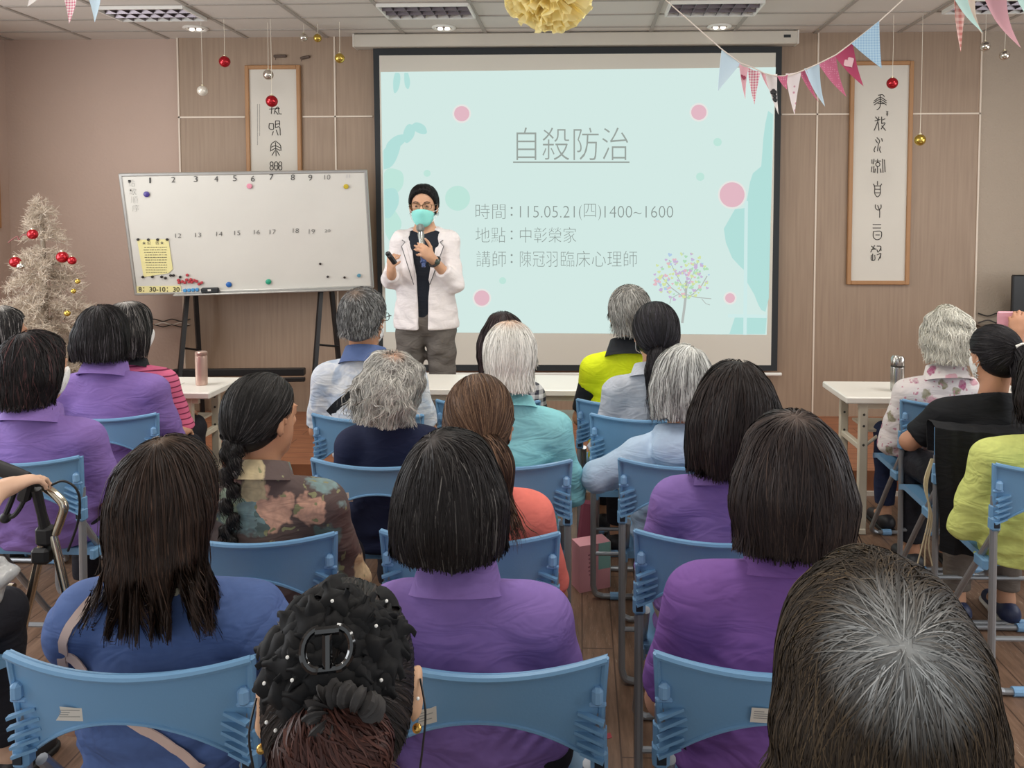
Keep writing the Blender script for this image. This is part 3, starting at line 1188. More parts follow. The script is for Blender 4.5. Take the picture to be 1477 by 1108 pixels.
q.build('sticker', M_WHITE, er, smooth=False)
# easel
ez = thing('easel', 'black metal easel carrying the whiteboard', 'easel', (-2.4, 5.5, STAGE_Z))
M_EASEL = mat('easel_black', '#211f1f', .4, .3)
base = Vector(ez.location)


def el(px, py, Y):
    return at(px, py, Y) - base


for pxs, in (([(270, 425, 258, 555), (282, 425, 290, 560)],), ([(463, 415, 453, 550), (478, 415, 491, 545)],)):
    for x0, y0, x1, y1 in pxs:
        Yt, Yb = (5.66, 5.5) if x1 < x0 else (5.70, 5.80)
        A = el(x0, y0, Yt)
        B = el(x1, y1, Yb)
        d = (A - B)
        B = B - d * (B.z / d.z)
        q = MB()
        q.tube([A + d * .25, B], .021, 4)
        q.build('leg', M_EASEL, ez, smooth=False)
for x0, x1, yy in ((262, 288, 502), (456, 488, 497)):
    q = MB()
    q.tube([el(x0, yy, 5.56), el(x1, yy + 3, 5.73)], .008, 8)
    q.build('brace', M_EASEL, ez)
q = MB()
A, B = el(250, 540, 5.54), el(440, 534, 5.62)
q.box((A + B) / 2, ((B - A).length, .05, .055), Rz(math.atan2(B.y - A.y, B.x - A.x)), bev=.006)
A, B = el(285, 551, 5.44), el(440, 546, 5.52)
q.box((A + B) / 2, ((B - A).length, .03, .03), Rz(math.atan2(B.y - A.y, B.x - A.x)), bev=.004)
q.build('rail', M_EASEL, ez)

# cables on the wall, left of the easel and at the right
for k, (dy0, c) in enumerate([(0, '#2b2724'), (5, '#cfc8bd'), (8, '#2b2724')]):
    q = MB()
    q.tube(bez([tuple(at(196 + j * 13, 462 + dy0 + (1.6 if (j + k) % 2 else -1.6), W - .012)) for j in range(7)], 5), .0045, 6)
    tag(q.build('cable', mat('cable_' + c, c, .5)), ['dark cable running along the wall left of the easel, highest of three', 'white cable running along the wall left of the easel', 'dark cable along the wall left of the easel, lowest of three'][k], 'cable', 'cables along the wall')

# ---------------------------------------------------------------- decorations hanging from the ceiling
BC = {'red': mat('bauble_red', '#b3212b', .16, .55), 'silver': mat('bauble_silver', '#d6d0c6', .14, .9), 'gold': mat('bauble_gold', '#c9ab52', .2, .85),
      'pearl': mat('bauble_pearl', '#e4ddd0', .3, .3)}
M_THREAD = mat('thread', '#e8e0cf', .7)
M_CAPG = mat('bauble_cap', '#cfc6a8', .3, .8)
for x, y, r, c, Y, lb in [(292, 131, .036, 'pearl', 5.4, 'pearly white bauble hanging low at the left, on a long thread'),
                          (324, 89, .039, 'red', 5.35, 'red bauble hanging left of the framed scroll'),
                          (387, 108, .036, 'silver', 5.45, 'silver bauble hanging in front of the top of the left scroll'),
                          (392, 146, .041, 'red', 5.35, 'red bauble hanging in front of the left scroll, over its first character'),
                          (438, 54, .029, 'silver', 5.5, 'small silver bauble just under the ceiling beside a small gold one'),
                          (458, 55, .029, 'gold', 5.5, 'small gold bauble just under the ceiling beside a small silver one'),
                          (490, 84, .035, 'gold', 5.45, 'gold bauble hanging left of the screen case'),
                          (1287, 120, .038, 'red', 5.4, 'red bauble hanging in front of the right scroll'),
                          (1327, 202, .039, 'gold', 5.4, 'gold bauble hanging right of the tall right scroll'),
                          (1421, 67, .034, 'silver', 5.3, 'silver bauble near the upper right corner, left of another silver one'),
                          (1449, 80, .033, 'silver', 5.3, 'silver bauble near the upper right corner, lower and right of another silver one')]:
    p = at(x, y, Y)
    t = thing('bauble', lb, 'bauble', p, 0, 'baubles hanging from the ceiling')
    q = MB()
    q.ball((0, 0, 0), r, 24, 14)
    q.build('ball', BC[c], t)
    q = MB()
    q.lathe([(r * .28, r * .93), (r * .28, r * 1.15), (r * .1, r * 1.2)], seg=12)
    q.build('cap', M_CAPG, t)
    q = MB()
    q.tube([(0, 0, r * 1.15), (0.002, 0, (CEIL - p.z) * .5), (0, 0, CEIL - p.z)], .0016, 5)
    q.build('thread', M_THREAD, t)

# bunting -------------------------------------------------------------
def pattern(name, base, kind, c2, s=40.0):
    if name in _M:
        return _M[name]
    m, nt, b, oc = node_mat(name, .8)
    if kind == 'gingham':
        sep = N(nt, 'ShaderNodeSeparateXYZ')
        nt.links.new(oc, sep.inputs[0])
        fs = []
        for k in (0, 2):
            a = N(nt, 'ShaderNodeMath', operation='MULTIPLY', i_1=s)
            nt.links.new(sep.outputs[k], a.inputs[0])
            f = N(nt, 'ShaderNodeMath', operation='FRACT')
            nt.links.new(a.outputs[0], f.inputs[0])
            g = N(nt, 'ShaderNodeMath', operation='GREATER_THAN', i_1=.5)
            nt.links.new(f.outputs[0], g.inputs[0])
            fs.append(g.outputs[0])
        ad = N(nt, 'ShaderNodeMath', operation='ADD')
        nt.links.new(fs[0], ad.inputs[0])
        nt.links.new(fs[1], ad.inputs[1])
        hv = N(nt, 'ShaderNodeMath', operation='MULTIPLY', i_1=.5)
        nt.links.new(ad.outputs[0], hv.inputs[0])
        nt.links.new(mix(nt, hv.outputs[0], base, c2), b.inputs['Base Color'])
    else:
        v = N(nt, 'ShaderNodeTexVoronoi', i_Scale=s, i_Randomness=.35)
        nt.links.new(oc, v.inputs['Vector'])
        r = ramp(nt, v.outputs['Distance'], [(0.28, '#ffffff'), (0.34, '#000000')])
        col = mix(nt, r, base, c2)
        nt.links.new(col, b.inputs['Base Color'])
    return m


P_BLUE = pattern('flag_blue_check', '#c3dff0', 'gingham', '#9cc4e2', 90)
P_PALE = mat('flag_pale_blue', '#cbe0ec', .8)
P_ROSE = pattern('flag_rose_dot', '#cf6f8d', 'dots', '#dc92a8', 110)
P_DROSE = mat('flag_deep_rose', '#b9486a', .8, vary=.08, vscale=20)
P_CHECK = pattern('flag_pink_check', '#f4e6e4', 'gingham', '#d4738a', 90)
P_WHITE = mat('flag_white', '#efe8e4', .8)
P_HEART = pattern('flag_heart', '#f3e8e6', 'dots', '#d59aaa', 38)
P_PINK = mat('flag_pink', '#e6b0b8', .8)
P_CREAM = mat('flag_cream', '#efdccb', .8)
P_MINT = mat('flag_mint', '#c5e4dc', .8)
P_CHECK2 = pattern('flag_salmon_check', '#f1c9bf', 'gingham', '#cf8078', 60)
M_STRING = mat('bunting_string', '#e9dcd0', .7)


def flag(parent, A, B, tip, m, curl=0.0, extra=None):
    """cloth pennant: top edge A-B, hanging tip"""
    A, B, T = Vector(A), Vector(B), Vector(tip)
    n = (B - A).cross(T - A).normalized()

    def f(u, v):
        w = 1 - v
        top = A + (B - A) * u
        ctr = A + (B - A) * (0.5 + (u - .5) * w)
        p = ctr + (T - (A + B) / 2) * v
        p = p + n * (curl * math.sin(v * PI) * 1.0 + curl * .8 * v * v + curl * .5 * math.sin(u * PI) * w)
        return p, n
    q = MB()
    q.grid(f, 6, 10, .0012)
    o = q.build('flag', m, parent)
    if extra == 'heart':
        q = MB()
        c, _ = f(.5, .32)
        U = (B - A).normalized()
        Wd = (T - (A + B) / 2).normalized()
        s_ = (B - A).length * .022
        pts = []
        for j in range(24):
            t = 2 * PI * j / 24
            pts.append(c + U * (16 * math.sin(t) ** 3 * s_ * .8) - Wd * ((13 * math.cos(t) - 5 * math.cos(2 * t) - 2 * math.cos(3 * t) - math.cos(4 * t)) * s_ * .8))
        q.poly([p - Vector((0, .006, 0)) for p in pts], (0, 1, 0), .002)
        q.build('heart_patch', mat('heart_patch', '#f0c9cc', .8) if m is P_DROSE else mat('heart_dark', '#a04258', .8), o)
    if extra == 'buttons':
        for j, (du, dv) in enumerate([(.3, .42), (.55, .5), (.75, .42), (.62, .62), (.42, .6), (.55, .38), (.66, .52)]):
            c, _ = f(du, dv)
            q = MB()
            q.ball(c - Vector((0, .004, 0)), .0085, 10, 6, (1, .4, 1))
            q.build('button', mat('button_dark', '#2c2a2c', .4), o)
    return o


bt = thing('bunting', 'string of pink, blue and white cloth pennants hanging across the right part of the screen', 'bunting', (0, 0, 0))
S1 = [(960, 0), (1041, 71), (1068, 91), (1085, 97), (1103, 106), (1120, 110), (1140, 109), (1160, 101), (1180, 92), (1206, 79), (1230, 61), (1268, 31), (1302, 0), (1330, -26)]
BY = 3.3


def bp_(x, y, dy=0.0):
    return at(x, y, BY - dy)


q = MB()
q.tube([bp_(x, y) for x, y in S1], .0025, 6)
q.build('string', M_STRING, bt)
for A, B, T, m, cu, ex in [((1041, 70), (1069, 91), (1036, 131), P_PALE, .01, None), ((1066, 92), (1079, 98), (1076, 142), P_PINK, .012, 'heart'),
                           ((1078, 97), (1097, 104), (1089, 150), P_CHECK, .016, None), ((1096, 101), (1104, 107), (1110, 128), P_PINK, .01, None),
                           ((1103, 107), (1121, 107), (1124, 164), P_WHITE, .02, 'buttons'), ((1121, 110), (1136, 108), (1136, 128), P_ROSE, .01, None),
                           ((1133, 106), (1156, 103), (1147, 165), P_HEART, .015, None), ((1152, 103), (1163, 99), (1182, 146), P_ROSE, .02, None),
                           ((1160, 99), (1182, 91), (1192, 152), P_PALE, .025, None), ((1181, 93), (1205, 79), (1223, 138), P_ROSE, .025, None),
                           ((1203, 80), (1230, 62), (1247, 123), P_DROSE, .02, 'heart'), ((1228, 63), (1268, 30), (1272, 98), P_BLUE, .006, None)]:
    dy = random.uniform(-.01, .012)
    flag(bt, bp_(*A, dy), bp_(*B, dy * .5), bp_(*T, .02 + dy), m, cu, ex)
bt2 = thing('bunting', 'nearer string of large pastel pennants cut off by the upper right corner', 'bunting', (0, 0, 0))
BY = 2.2
q = MB()
q.tube(bez([bp_(x, y) for x, y in [(1290, -80), (1375, -14), (1420, -22), (1480, -48), (1540, -90)]], 5), .0025, 6)
q.build('string', M_STRING, bt2)
for A, B, T, m, cu in [((1372, -10), (1392, -16), (1420, 44), P_MINT, .012), ((1376, -14), (1399, -18), (1388, 73), P_CHECK2, .01), ((1392, -16), (1408, -22), (1422, 45), P_CREAM, .02),
                       ((1413, -22), (1452, -32), (1480, 64), P_PINK, .03), ((1452, -34), (1490, -52), (1520, 60), P_MINT, .02)]:
    dy = random.uniform(0, .03)
    flag(bt2, bp_(*A, dy), bp_(*B, dy * .5), bp_(*T, .02 + dy), m, cu)
bt3 = thing('bunting', 'white and pink pennant tips hanging into the upper left corner', 'bunting', (0, 0, 0))
BY = 2.9
q = MB()
q.tube(bez([bp_(x, y) for x, y in [(0, -60), (50, -34), (100, -24), (150, -40)]], 5), .0025, 6)
q.build('string', M_STRING, bt3)
for A, B, T, m in [((42, -36), (78, -26), (37, 8), P_WHITE), ((84, -24), (113, -24), (97, 33), P_CHECK), ((118, -26), (148, -36), (134, 31), P_PALE)]:
    flag(bt3, bp_(*A), bp_(*B, .01), bp_(*T, .02), m, .012)

# paper pompom ----------------------------------------------------------
pc = at(793, -16, 3.2)
t = thing('paper_pompom', 'big yellow tissue paper pompom hanging from the ceiling at the top edge', 'pompom', pc)
q = MB()
rr = random.Random(11)
for k in range(170):
    z = rr.uniform(-1, 1)
    th = rr.uniform(0, 2 * PI)
    d = Vector((math.sqrt(1 - z * z) * math.cos(th), math.sqrt(1 - z * z) * math.sin(th), z * .95))
    a = d.orthogonal().normalized()
    a = Matrix.Rotation(rr.uniform(0, 6), 3, d) @ a
    b_ = d.cross(a)
    R = rr.uniform(.165, .2)
    wdt = rr.uniform(.035, .06)
    ph, fr = rr.uniform(0, 6), rr.uniform(4, 8)

    def f(u, v):
        s_ = (u - .5) * 2
        rad = .05 + (R - .05) * v * (1 - .12 * s_ * s_)
        p = d * rad + a * (s_ * wdt * (.25 + .9 * v)) + b_ * (.016 * math.sin(fr * s_ + ph) * v + .012 * v * v * math.sin(ph * 3))
        return p, b_
    q.grid(f, 6, 5)
mpp, nt, b, oc = node_mat('tissue_yellow', .85)
b.inputs['Base Color'].default_value = lin('#fdf1b8')
tl = nt.nodes.new('ShaderNodeBsdfTranslucent')
tl.inputs[0].default_value = lin('#fdf1b8')
ms = nt.nodes.new('ShaderNodeMixShader')
ms.inputs[0].default_value = .5
nt.links.new(b.outputs[0], ms.inputs[1])
nt.links.new(tl.outputs[0], ms.inputs[2])
nt.links.new(ms.outputs[0], nt.nodes['Material Output'].inputs[0])
q.build('petals', mpp, t)
q = MB()
q.tube([(0, 0, .15), (0, 0, CEIL - pc.z)], .0016, 5)
q.build('thread', M_THREAD, t)

# ---------------------------------------------------------------- white christmas tree
tr = thing('christmas_tree', 'pale artificial christmas tree standing at the left behind the audience', 'tree', (-3.62, 5.05, STAGE_Z))
q = MB()
q.tube([(0, 0, 0), (0, 0, 1.55)], [.03, .012], 10)
q.build('trunk', mat('tree_trunk', '#8f8272', .7), tr)
rr = np.random.default_rng(4)
V, Q, C = [], [], []
n0 = 0
for k in range(520):
    zt = rr.uniform(0, 1) ** 1.25
    z0 = .22 + 1.36 * zt
    Rm = .47 * (1 - zt) ** .85 + .035
    th = rr.uniform(0, 2 * PI)
    L = Rm * rr.uniform(.75, 1.12)
    droop = rr.uniform(-.12, .22)
    dirv = np.array([math.cos(th), math.sin(th), 0])
    ns = int(L / .0085) + 5
    for j in range(ns * 2):
        s = rr.uniform(.15, 1)
        base_ = dirv * L * s + np.array([0, 0, z0 + droop * s * L - .25 * L * s * s + (.06 if zt > .8 else 0)])
        nd = rr.normal(size=3)
        nd += dirv * .9 + np.array([0, 0, .25])
        nd /= np.linalg.norm(nd)
        ln = rr.uniform(.028, .05)
        side = np.cross(nd, rr.normal(size=3))
        side /= np.linalg.norm(side) + 1e-6
        w = .0017
        V += [base_ - side * w, base_ + side * w, base_ + nd * ln + side * w * .5, base_ + nd * ln - side * w * .5]
        n0 += 4
V = np.array(V)
Q = np.arange(len(V)).reshape(-1, 4)
me = mesh_np('foliage', V, Q)
link('foliage', me, mat('tree_white', '#cdbfae', .8, vary=.12, vscale=5), tr)
q = MB()
for k in range(3):
    th = 2 * PI * k / 3
    q.tube([(0, 0, .12), (.2 * math.cos(th), .2 * math.sin(th), .012)], .012, 8)
q.build('stand', mat('stand_white', '#bdb5a8', .5), tr)
for x, y, r, c, lb in [(47, 338, .032, 'red', 'red bauble high on the christmas tree'), (22, 378, .034, 'red', 'red bauble at the left side of the christmas tree'),
                       (90, 371, .036, 'red', 'red bauble on the right side of the christmas tree, the larger of two'), (104, 376, .026, 'red', 'small red bauble at the right edge of the christmas tree'),
                       (30, 384, .024, 'silver', 'small silver bauble beside the red one at the left of the christmas tree'), (112, 406, .016, 'gold', 'tiny gold bauble at the right edge of the christmas tree, upper one'),
                       (106, 420, .016, 'gold', 'tiny gold bauble at the right edge of the christmas tree, lower one'), (97, 452, .02, 'gold', 'gold bauble low on the right of the christmas tree')]:
    p = at(x, y, 4.72)
    t = thing('bauble', lb, 'bauble', p, 0, 'baubles on the christmas tree')
    q = MB()
    q.ball((0, 0, 0), r, 18, 10)
    q.build('ball', BC[c], t)
    q = MB()
    q.lathe([(r * .3, r * .92), (r * .3, r * 1.2), (r * .1, r * 1.25)], seg=10)
    q.build('cap', M_CAPG, t)
q = MB()
q.tube(bez([tuple(at(x, y, 4.70)) for x, y in [(12, 350), (18, 345), (25, 341), (27, 346), (33, 339), (42, 340)]], 5), .0035, 6)
tag(q.build('garland_wire', mat('garland_red', '#7e3d38', .5)), 'thin dark red curly garland wire on the upper left of the christmas tree', 'garland')

# ---------------------------------------------------------------- folding tables, bottles
M_TTOP = mat('table_laminate', '#e3dfd6', .35)
M_TLEG = mat('table_leg_cream', '#cfc7b4', .45)
M_SCREW = mat('screw_dark', '#3a3733', .5)


def table(label, x0, x1, y0, y1, zt, leg_x):
    cx_, cy_ = (x0 + x1) / 2, (y0 + y1) / 2
    t = thing('folding_table', label, 'table', (cx_, cy_, 0), 0, 'white folding tables')
    w, d = x1 - x0, y1 - y0
    q = MB()
    q.box((0, 0, zt - .018), (w, d, .036), bev=.006)
    q.build('table_top', M_TTOP, t)
    q = MB()
    for sy in (-1, 1):
        q.box((0, sy * (d / 2 - .05), zt - .052), (w - .16, .022, .034))
    q.build('apron', M_TLEG, t, smooth=False)
    q = MB()
    q.box((0, .02, zt - .2), (w - .3, d * .62, .012))
    q.build('under_shelf', M_TLEG, t, smooth=False)
    for lx in leg_x:
        for sy in (-1, 1):
            yy = sy * (d / 2 - .05)
            q = MB()
            q.box((lx - cx_, yy, zt / 2 - .02), (.045, .03, zt - .04), bev=.004)
            lg = q.build('leg', M_TLEG, t)
            for zz in (zt - .1, zt - .16, zt - .26):
                q = MB()
                q.lathe([(0, 0), (.007, 0), (.005, .004), (0, .005)], (lx - cx_, yy - .015, zz), 8, Matrix.Rotation(PI / 2, 3, 'X'))
                q.build('screw', M_SCREW, lg)
        q = MB()
        q.box((lx - cx_, 0, zt - .28), (.03, d - .1, .03), bev=.003)
        q.build('stretcher', M_TLEG, t)
        q = MB()
        q.box((lx - cx_, 0, .018), (.04, d - .06, .03), bev=.004)
        q.build('foot_bar', M_TLEG, t)
        sg = 1 if lx < cx_ else -1
        q = MB()
        q.tube([(lx - cx_, -d / 2 + .09, zt - .3), (lx - cx_ + sg * .3, -d / 2 + .09, zt - .06)], .009, 8)
        q.build('brace', M_TLEG, t)
    return t


table('white folding table at the left, with a pink bottle on it', -3.80, -1.965, 3.96, 4.36, .737, (-3.7, -2.10))
table('white folding table in the middle, in front of the speaker', -1.10, .62, 4.09, 4.49, .737, (-1.0, .5))
table('white folding table at the right, with a steel flask on it', 1.365, 3.10, 3.975, 4.37, .737, (1.47, 3.0))
p = at(291, 552, 4.15)
t = thing('tumbler', 'slim pinkish metal bottle standing on the left table', 'bottle', (p.x, 4.15, .737))
q = MB()
q.lathe([(.028, 0), (.031, .004), (.032, .15), (.031, .162), (.028, .165)], seg=28)
q.build('body', mat('tumbler_pink', '#cdb0a2', .3, .6), t)
q = MB()
q.lathe([(.031, .165), (.032, .168), (.032, .182), (.028, .186), (0, .187)], seg=28)
q.build('lid', mat('tumbler_lid', '#bb9d90', .3, .6), t)
p = at(1294, 556, 4.13)
t = thing('vacuum_flask', 'tall stainless steel vacuum flask standing on the right table', 'flask', (p.x, 4.13, .737))
q = MB()
q.lathe([(.03, 0), (.034, .004), (.035, .125), (.034, .13)], seg=28)
q.build('body', mat('steel', '#b9b7b2', .22, 1.0), t)
q = MB()
q.lathe([(.0345, .131), (.0345, .139)], seg=28)
q.build('band', mat('band_dark', '#4b4844', .4, .5), t)
q = MB()
q.lathe([(.034, .14), (.0345, .143), (.034, .178), (.026, .19), (0, .192)], seg=28)
q.build('cup_lid', mat('steel', '#b9b7b2', .22, 1.0), t)
q = MB()
q.box((0, 0, 0), (.3, .2, .002))
tag(q.build('paper_sheet', M_WHITE, loc=(-2.36, 4.08, .739), rot=(0, 0, .1), smooth=False), 'white sheet of paper lying on the left table', 'paper')
# right corner: monitor, shelf, handset
t = thing('monitor', 'black monitor on a wall shelf at the right edge', 'monitor', (3.27, 5.66, .862))
q = MB()
q.box((.02, 0, .24), (.36, .035, .30), bev=.008)
q.build('display', M_BLACK, t)
q = MB()
q.box((.02, .012, .075), (.05, .03, .06))
q.box((.02, 0, .035), (.2, .13, .02), bev=.005)
q.build('stand', M_BLACK, t)
sh = thing('wall_shelf', 'thin grey wall shelf under the monitor at the right edge', 'shelf', (3.45, 5.72, .872))
q = MB()
q.box((0, 0, 0), (.96, .32, .025), bev=.003)
q.build('board', mat('shelf_grey', '#8d857a', .5), sh)
q = MB()
q.box((0, .1, -.07), (.94, .02, .11))
q.build('bracket', mat('bracket_brown', '#6d5d50', .6), sh, smooth=False)
for k, (dy_, c, lb) in enumerate([(-7, '#25211e', 'black cable along the wall at the right edge, above the shelf'), (3, '#35302b', 'dark cable along the front of the shelf at the right edge')]):
    q = MB()
    q.tube(bez([tuple(at(1411 + j * 14, 461 + dy_ + (2 if (j + k) % 2 else -2), 5.87 if k == 0 else 5.545)) for j in range(7)], 5), .005, 6)
    tag(q.build('cable', mat('cable_dark', '#2b2724', .5)), lb, 'cable', 'cables at the right edge')
t = thing('loudspeaker', 'small black loudspeaker behind the black ponytail at the right edge', 'loudspeaker', (3.12, 5.3, .15))
q = MB()
q.box((0, 0, .72), (.13, .14, .2), bev=.01)
q.build('cabinet', M_BLACK, t)
q = MB()
q.tube([(0, 0, .62), (0, 0, .02)], .015, 8)
q.lathe([(.11, 0), (.11, .015), (.02, .03)], seg=20)
q.build('stand', M_BLACK, t)

# ---------------------------------------------------------------- the blue folding chairs
M_PLAST = mat('chair_blue', '#6f9cc2', .42, vary=.03, vscale=5, bump=.04, bscale=200)
M_PLASTL = mat('chair_blue_clip', '#82aed6', .4)
M_TUBE = mat('chair_tube', '#9b9ea2', .35, .55)
M_SLOT = mat('slot_dark', '#18212c', .6)
M_STICK = mat('sticker_white', '#dcd8ce', .7)


def back_surf(u, v):
    """rear skin of the backrest; u -1..1 across, v 0..1 from lower edge to lip"""
    au = abs(u)
    zt = .796 + .020 * u * u
    zb = .703 - .112 * au ** 2.0
    if au > .88:
        zb += (au - .88) * .25
    z = zb + (zt - zb) * v
    x = .238 * u * (1 - .05 * (1 - v) * au)
    y = -.042 * (1 - u * u) - .10 * (z - .62)
    return Vector((x, y, z))


def make_chair():
    t = thing('folding_chair', 'x', 'chair')
    q = MB()

    def f(u, v):
        p = back_surf(u * 2 - 1, v)
        n = Vector((-.34 * (u * 2 - 1), -1, -.1)).normalized()
        return p, n
    q.grid(f, 26, 8, .012)
    # rolled lip along the top
    q.tube([back_surf(-1 + 2 * k / 26, 1) + Vector((0, -.006, 0)) for k in range(27)], .0085, 8)
    q.tube([back_surf(-.97 + 1.94 * k / 26, 0) + Vector((0, -.001, 0)) for k in range(27)], .004, 6)
    for sx in (-1, 1):
        q.tube([back_surf(sx * .995, k / 8) for k in range(9)], .0075, 8)
    q.build('backrest', M_PLAST, t)
    for sx in (-1, 1):
        q = MB()
        for k in range(5):
            zc = .618 + k * .021
            p = back_surf(sx * .86, 0.5)
            yy = -.042 * (1 - .86 ** 2) - .1 * (zc - .62)
            L = .062 - abs(k - 2.4) * .006
            q.box((sx * (.236 - L / 2), yy - .008, zc), (L, .014, .006), Matrix.Rotation(sx * .28, 3, 'Y') @ Matrix.Rotation(sx * -.22, 3, 'Z'))
        q.build('rib', M_PLAST, t, smooth=False)
    for sx in (-1, 1):
        q = MB()
        q.box((sx * .222, -.022, .742), (.022, .022, .036), bev=.007)
        q.box((sx * .222, -.016, .722), (.034, .012, .01), bev=.003)
        q.build('clip', M_PLASTL, t)
        # rear leg: oval tube from the back straight down to the floor
        q = MB()
        pts = [(sx * .226, .0, .70), (sx * .226, -.004, .45), (sx * .226, -.012, .06), (sx * .215, -.013, .026), (sx * .185, -.013, .014)]
        q.tube(pts[:3] + bez(pts[2:], 4)[1:], .0125, 10)
        lg = q.build('leg', M_TUBE, t)
        q = MB()
        q.box((sx * .226, -.004, .605), (.034, .034, .05), bev=.008)
        q.box((sx * .226, .0, .645), (.03, .026, .05), bev=.006)
        q.build('joint', M_PLAST, lg)
        q = MB()
        q.box((sx * .226, -.0225, .604), (.019, .004, .02), bev=.001)
        q.build('slot', M_SLOT, lg)
        # front leg
        q = MB()
        pts = [(sx * .205, .015, .58), (sx * .205, .22, .30), (sx * .205, .395, .05), (sx * .195, .412, .026), (sx * .17, .415, .014)]
        q.tube(pts[:3] + bez(pts[2:], 4)[1:], .0115, 10)
        q.build('leg', M_TUBE, t)
        for yy, xx in ((-.013, .13), (.415, .12)):
            q = MB()
            q.tube([(sx * (xx - .022), yy, .015), (sx * (xx + .022), yy, .015)], .0165, 10)
            q.build('foot_cap', M_PLASTL, t)
    q = MB()
    q.tube([(-.19, -.013, .014), (.19, -.013, .014)], .0115, 10)
    q.build('foot_rail', M_TUBE, t)
    q = MB()
    q.tube([(-.175, .415, .014), (.175, .415, .014)], .0105, 10)
    q.build('foot_rail', M_TUBE, t)
    q = MB()
    q.tube([(-.226, -.008, .2), (.226, -.008, .2)], .009, 8)
    q.build('rung', M_TUBE, t)
    q = MB()

    def g(u, v):
        x = (u - .5) * 2
        y = .075 + .37 * v
        return Vector((x * .205 * (1 - .08 * v), y, .446 - .012 * math.cos(x * PI / 2) * math.sin(v * PI) - (.02 * max(0, v - .85) / .15))), Vector((0, 0, 1))
    q.grid(g, 12, 12, .026)
    for sx in (-1, 1):
        q.box((sx * .212, .1, .425), (.022, .07, .04), bev=.005)
    q.build('seat', M_PLAST, t)
    return t


def sticker(chair, u, v, w, h, tilt=0.0, torn=False):
    q = MB()
    c = back_surf(u, v)
    n = Vector((-.34 * u, -1, -.1)).normalized()
    U = Vector((1, -.34 * u * 1, 0)).normalized()
    Wd = n.cross(U) * -1
    Wd = Wd if Wd.z > 0 else -Wd
    U2 = U * math.cos(tilt) + Wd * math.sin(tilt)
    W2 = Wd * math.cos(tilt) - U * math.sin(tilt)
    base_ = c + n * .0035
    pts = [(-1, -1), (1, -1), (1, 1), (-1, 1)] if not torn else [(-1, -.9), (1, -1), (.85, -.2), (1, .1), (.9, .9), (.3, .8), (-.8, 1), (-.7, .2)]
    q.poly([base_ + U2 * (a * w / 2) + W2 * (b_ * h / 2) for a, b_ in pts], n, .0008)
    o = q.build('sticker', M_STICK, chair, smooth=False)
    q = MB()
    rr = random.Random(int(u * 100) + int(w * 1000))
    for k in range(4):
        zz = (.5 - k * .3) * h / 2
        L = rr.uniform(.25, .6) * w
        A = base_ + n * .0012 + U2 * (-.4 * w) + W2 * zz
        q.poly([A, A + U2 * L, A + U2 * L + W2 * h * .05, A + W2 * h * .05], n, .0003)
    q.build('print', mat('print_grey', '#a3a29e', .7), o, smooth=False)


CH0 = make_chair()
CH_USED = [False]


def chair(x, y, rz, label, stick=None):
    if not CH_USED[0]:
        o = CH0
        CH_USED[0] = True
    else:
        o = copy_tree(CH0_MASTER)
    o.location = (x, y, 0)
    o.rotation_euler = (0, 0, rz)
    o['label'] = label
    o['group'] = 'blue folding chairs'
    CH_LATER.append((o, stick))
    return o


CH0_MASTER = CH0
CH_LATER = []

# ---------------------------------------------------------------- people
def skin(c):
    return mat('skin_' + c, c, .5, spec=.35, vary=.05, vscale=14, bump=.04, bscale=120)


SK = '#c99a7d'
m, nt, b, oc = node_mat('hair', .5)
at_ = N(nt, 'ShaderNodeAttribute', attribute_name='tint')
nt.links.new(at_.outputs['Color'], b.inputs['Base Color'])
b.inputs['Specular IOR Level'].default_value = .2
M_HAIR = m
m, nt, b, oc = node_mat('hair_matt', .65)
at_ = N(nt, 'ShaderNodeAttribute', attribute_name='tint')
nt.links.new(at_.outputs['Color'], b.inputs['Base Color'])
b.inputs['Specular IOR Level'].default_value = .2
M_HAIRM = m


def floral(name, base, cols, s1, thr, extra=None, dist=.6):
    m, nt, b, oc = node_mat(name, .75)
    nz = N(nt, 'ShaderNodeTexNoise', i_Scale=s1 * 1.6, i_Detail=3.0)
    nt.links.new(oc, nz.inputs['Vector'])
    wob = mix(nt, .06 * dist, oc, nz.outputs['Color'], 'ADD')
    v = N(nt, 'ShaderNodeTexVoronoi', i_Scale=s1)
    nt.links.new(wob, v.inputs['Vector'])
    k = len(cols)
    sep = N(nt, 'ShaderNodeSeparateColor')
    nt.links.new(v.outputs['Color'], sep.inputs[0])
    c = ramp(nt, sep.outputs[0], [(i / k, x) for i, x in enumerate(cols)], 'CONSTANT')
    pet = N(nt, 'ShaderNodeTexVoronoi', i_Scale=s1 * 4.0)
    nt.links.new(wob, pet.inputs['Vector'])
    c = mix(nt, ramp(nt, pet.outputs['Distance'], [(.25, '#000000'), (.75, '#8c8c8c')]), c, base)
    f = ramp(nt, v.outputs['Distance'], [(thr - .05, '#ffffff'), (thr + .04, '#000000')])
    col = mix(nt, f, base, c)
    if extra:
        v2 = N(nt, 'ShaderNodeTexVoronoi', i_Scale=s1 * 2.3)
        nt.links.new(wob, v2.inputs['Vector'])
        col = mix(nt, ramp(nt, v2.outputs['Distance'], [(.17, '#ffffff'), (.22, '#000000')]), col, extra)
    nt.links.new(col, b.inputs['Base Color'])
    cloth_bump(nt, b, oc, 9, .35)
    return m


